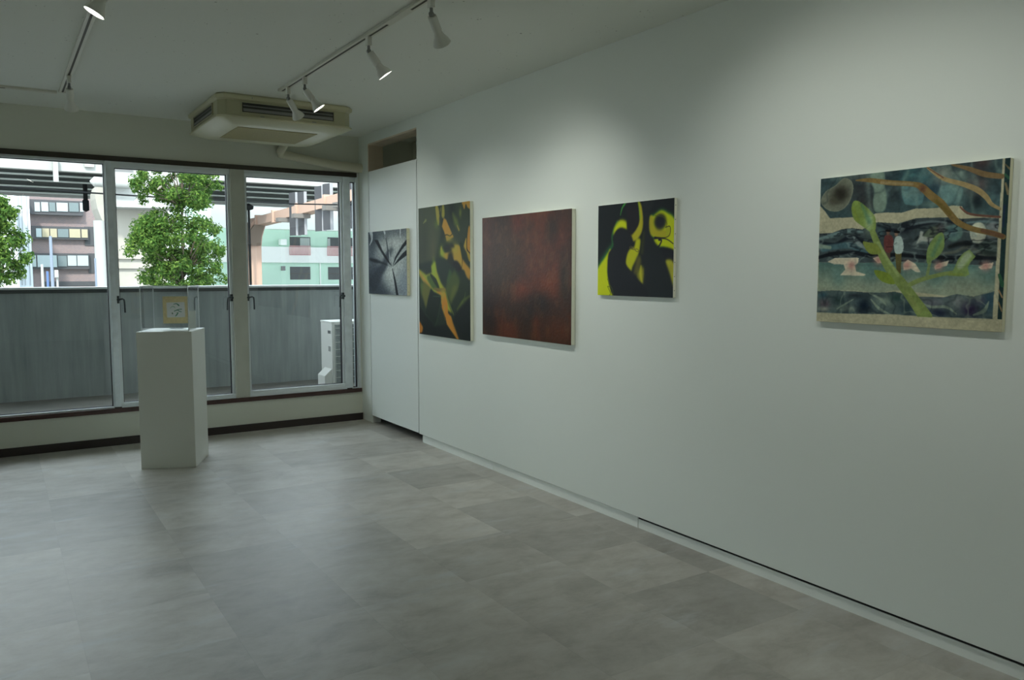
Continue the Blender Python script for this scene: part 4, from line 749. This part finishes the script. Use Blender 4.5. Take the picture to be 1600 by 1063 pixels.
# --- white buildings on the left
WB = mat('pale_render', (.62, .66, .70), .8)
Y = 92; wb = thing('tower_block', 'plain white tower block left of the brick office building', 'building', (at(30, 446, Y).x, Y, GZ))
a = rect(27, 300, 48.5, 446, Y, 10); B(a[0], a[1], a[2], a[3], GZ, a[5]).build('wall', WB, wb)
for x in (31, 36, 44): B(*rect(x, 302, x+.7, 446, Y-.12, .1)).build('joint', SGY, wb)
Y = 86; wb = thing('tower_block', 'white block at the left edge behind the left tree', 'building', (at(5, 446, Y).x, Y, GZ))
a = rect(-120, 306, 27, 446, Y, 10); B(a[0], a[1], a[2], a[3], GZ, a[5]).build('wall', WB, wb)
for y in (326, 357, 392): B(*rect(-10, y, 22, y+4, Y-.1, .1)).build('window', PALE, wb)
# --- street furniture
PB = mat('pole_blue_grey', (.15, .18, .23), .5)
def pole(name, lab, cat, px, py, Y, r, m): a = at(px, py, Y); return tag(MB().cyl((a.x, Y, GZ), (a.x, Y, a.z), r, r*.7).build(name, m, smooth=True), lab, cat)
pole('utility_pole', 'tall thin blue-grey pole before the brick office building', 'pole', 78.7, 369, 45, .09, PB)
pole('street_pole', 'short pale pole left of the tall blue-grey pole', 'pole', 65.5, 413, 46, .085, HWYC)
pole('street_pole', 'short bluish pole directly beside the tall blue-grey pole', 'pole', 74, 424, 48, .08, mat('pole_blue', (.06, .11, .24), .5))
pole('street_pole', 'slim grey pole beside the white highway drain pipe', 'pole', 148.6, 404, 47, .06, PB)
BLK = mat('black_rubber', (.008, .009, .010), .9, spec=.1)
sg = thing('traffic_signal', 'pale traffic signal on a thin post right of the tall blue-grey pole', 'traffic signal', (at(88, 440, 47).x, 47, GZ))
a = at(89, 424, 47); MB().cyl((a.x, 47, GZ), (a.x, 47, a.z), .05).build('post', HWYC, sg)
B(*rect(85.5, 422, 91.5, 434, 46.8, .3)).build('signal_head', HWYC, sg, bevel=.03)
hl = at(133.5, 306, 62); hl.z = HZ+.05
lp = thing('hanging_lamp', 'black lamp hanging under the elevated highway', 'lamp', hl)
e_ = at(133.5, 331, 62); MB().cyl((hl.x, 62, e_.z+.5), (hl.x, 62, HZ+1), .14).build('stem', BLK, lp); MB().turn([(0, .02), (.1, .20), (.75, .20), (.9, .05)], (hl.x, 62, e_.z), (0, 0, 1), 14).build('lamp_head', BLK, lp)
lm = at(388.5, 329, 58); sl = thing('street_lamp', 'dark street lamp at the left end of the salmon gantry', 'street lamp', (lm.x, 58, GZ))
MB().cyl((lm.x, 58, GZ), (lm.x, 58, lm.z), .09).build('post', BLK, sl); MB().turn([(0, .05), (.1, .32), (.3, .35), (.5, .05)], (lm.x, 58, lm.z), (0, 0, 1), 14).build('lamp_head', BLK, sl)
pts = [at(x, y, 30) for x, y in ((-260, 272), (-120, 282.5), (0, 291.5), (60, 296), (120, 300), (173, 303.5), (250, 308.5), (345, 313.5), (456, 318.8), (534, 320), (640, 320), (800, 316))]
tag(MB().tube(pts, .026, 6).build('overhead_cable', BLK), 'single black overhead cable sagging across the street', 'cable')

# ------------------------------------------------------------------ trees
def leaf_mat():
    m = bpy.data.materials.new('leaf'); m.use_nodes = True; nt = m.node_tree; nt.nodes.clear(); L = nt.links.new
    o = nt.nodes.new('ShaderNodeOutputMaterial'); mx = nt.nodes.new('ShaderNodeMixShader'); d = nt.nodes.new('ShaderNodeBsdfDiffuse'); t = nt.nodes.new('ShaderNodeBsdfTranslucent')
    g = nt.nodes.new('ShaderNodeNewGeometry'); cr = nt.nodes.new('ShaderNodeValToRGB')
    cr.color_ramp.elements[0].color = (.030, .070, .018, 1); cr.color_ramp.elements[1].color = (.17, .26, .055, 1)
    k = cr.color_ramp.elements.new(.5); k.color = (.065, .135, .030, 1)
    L(g.outputs['Random Per Island'], cr.inputs[0]); L(cr.outputs[0], d.inputs[0]); L(cr.outputs[0], t.inputs[0]); mx.inputs[0].default_value = .4
    L(d.outputs[0], mx.inputs[1]); L(t.outputs[0], mx.inputs[2]); L(mx.outputs[0], o.inputs[0]); return m
LEAF = leaf_mat(); BARK = mat('bark', (.10, .075, .055), .9, noise=(20, .3))
def tree(label, base, top, trunk_r, lobes, nleaf, lsize, seed):
    "lobes: (centre, radii, share)"
    r = random.Random(seed); t = thing('leafy_tree', label, 'tree', base, 'street trees beyond the balcony'); base, top = Vector(base), Vector(top)
    mb = MB(); mb.tube([base, base.lerp(top, .4)+Vector((.05, 0, 0)), base.lerp(top, .7)+Vector((-.03, 0, 0)), top], [trunk_r, trunk_r*.75, trunk_r*.5, trunk_r*.15], 8); tips = []
    for c, R, sh in lobes:
        c = Vector(c)
        for k in range(int(9+22*sh)):
            th = r.uniform(0, 2*math.pi); ph = math.acos(r.uniform(-.8, 1)); q = c+Vector((R[0]*math.sin(ph)*math.cos(th), R[1]*math.sin(ph)*math.sin(th), R[2]*math.cos(ph)))*.82
            zz = min(max((q.z-base.z)*.82+base.z-.15, c.z-R[2]*.95), top.z-.1); s = base.lerp(top, (zz-base.z)/(top.z-base.z))
            mid = s.lerp(q, .5)+Vector((0, 0, .08)); mb.tube([s, mid, q], [trunk_r*.28, trunk_r*.16, .004], 5)
    mb.build('trunk', BARK, t, smooth=True)
    V = []; F = []
    for c, R, sh in lobes:
        c = Vector(c); clumps = []
        for k in range(int(120*sh)+14):
            while True:
                p = Vector((r.uniform(-1, 1), r.uniform(-1, 1), r.uniform(-1, 1)))
                if .35 < p.length < 1: break
            k_ = (1-.16*max(0, p.z)) ; clumps.append((c+Vector((p.x*R[0]*k_, p.y*R[1]*k_, p.z*R[2])), r.uniform(.13, .24)*(R[0]+R[2])/2*1.1))
        for k in range(int(nleaf*sh)):
            cc_, cr_ = clumps[r.randrange(len(clumps))]; d = Vector((r.gauss(0, 1), r.gauss(0, 1), r.gauss(0, .8))); d = d.normalized()*cr_*r.random()**.4; p = cc_+d
            n = (d.normalized()+Vector((r.gauss(0, .5), r.gauss(0, .5), .5+r.gauss(0, .4)))).normalized(); a = n.orthogonal().normalized(); a.rotate(Matrix.Rotation(r.uniform(0, 6.28), 3, n)); b = n.cross(a); s = lsize*r.uniform(.6, 1.15)
            i = len(V); V += [p-a*s, p+b*s*.42+n*s*.12, p+a*s-n*s*.25, p-b*s*.42+n*s*.12]; F += [(i, i+1, i+2), (i, i+2, i+3)]
    me = bpy.data.meshes.new('foliage'); me.from_pydata([tuple(p-base) for p in V], [], F); me.materials.append(LEAF)
    o = bpy.data.objects.new('foliage', me); C.objects.link(o); o.parent = t; o['kind'] = 'stuff'
YT = 20
a = at(283, 446, YT); tp = at(284, 285, YT)
L1_, L2_, L3_ = at(281, 382, YT), at(277, 291, YT), at(275, 432, YT); s_ = (at(300, 400, YT)-at(200, 400, YT)).x/100
L3_ = at(262, 428, YT)
tree('big leafy green tree in the middle window, behind the pedestal', (a.x, YT, GZ), tp, .085,
     [(at(272, 380, YT), (80*s_, 74*s_, 60*s_), 1.0), (at(275, 289, YT), (70*s_, 62*s_, 42*s_), .6), (at(287, 424, YT), (74*s_, 66*s_, 36*s_), .45)], 12500, .052, 3)
a = at(-22, 446, YT); tp = at(-20, 300, YT)
tree('leafy green tree cut off by the left edge of the photo', (a.x, YT+.3, GZ), tp+Vector((0, .3, 0)), .085,
     [(at(-28, 395, YT), (66*s_, 60*s_, 62*s_), 1.0), (at(-30, 325, YT), (48*s_, 48*s_, 34*s_), .5)], 9500, .052, 8)

# ------------------------------------------------------------------ light
w = bpy.data.worlds.new('sky'); bpy.context.scene.world = w; w.use_nodes = True; nt = w.node_tree; bg = nt.nodes['Background']
bg.inputs['Color'].default_value = (.79, .905, 1.0, 1); bg.inputs['Strength'].default_value = 5.2
sd = bpy.data.lights.new('sun', 'SUN'); sd.energy = 6.0; sd.angle = math.radians(4); sd.color = (1, .96, .90)
so = bpy.data.objects.new('sun', sd); C.objects.link(so); so.rotation_euler = Vector((.30, .68, -.66)).to_track_quat('-Z', 'Y').to_euler()
sc = bpy.context.scene
sc.view_settings.view_transform = 'Standard'; sc.view_settings.look = 'None'; sc.view_settings.gamma = 1; sc.view_settings.exposure = -0.08
sc.cycles.max_bounces = 12; sc.cycles.diffuse_bounces = 8; sc.cycles.transparent_max_bounces = 16; sc.cycles.sample_clamp_indirect = 6
sc.cycles.use_denoising = True
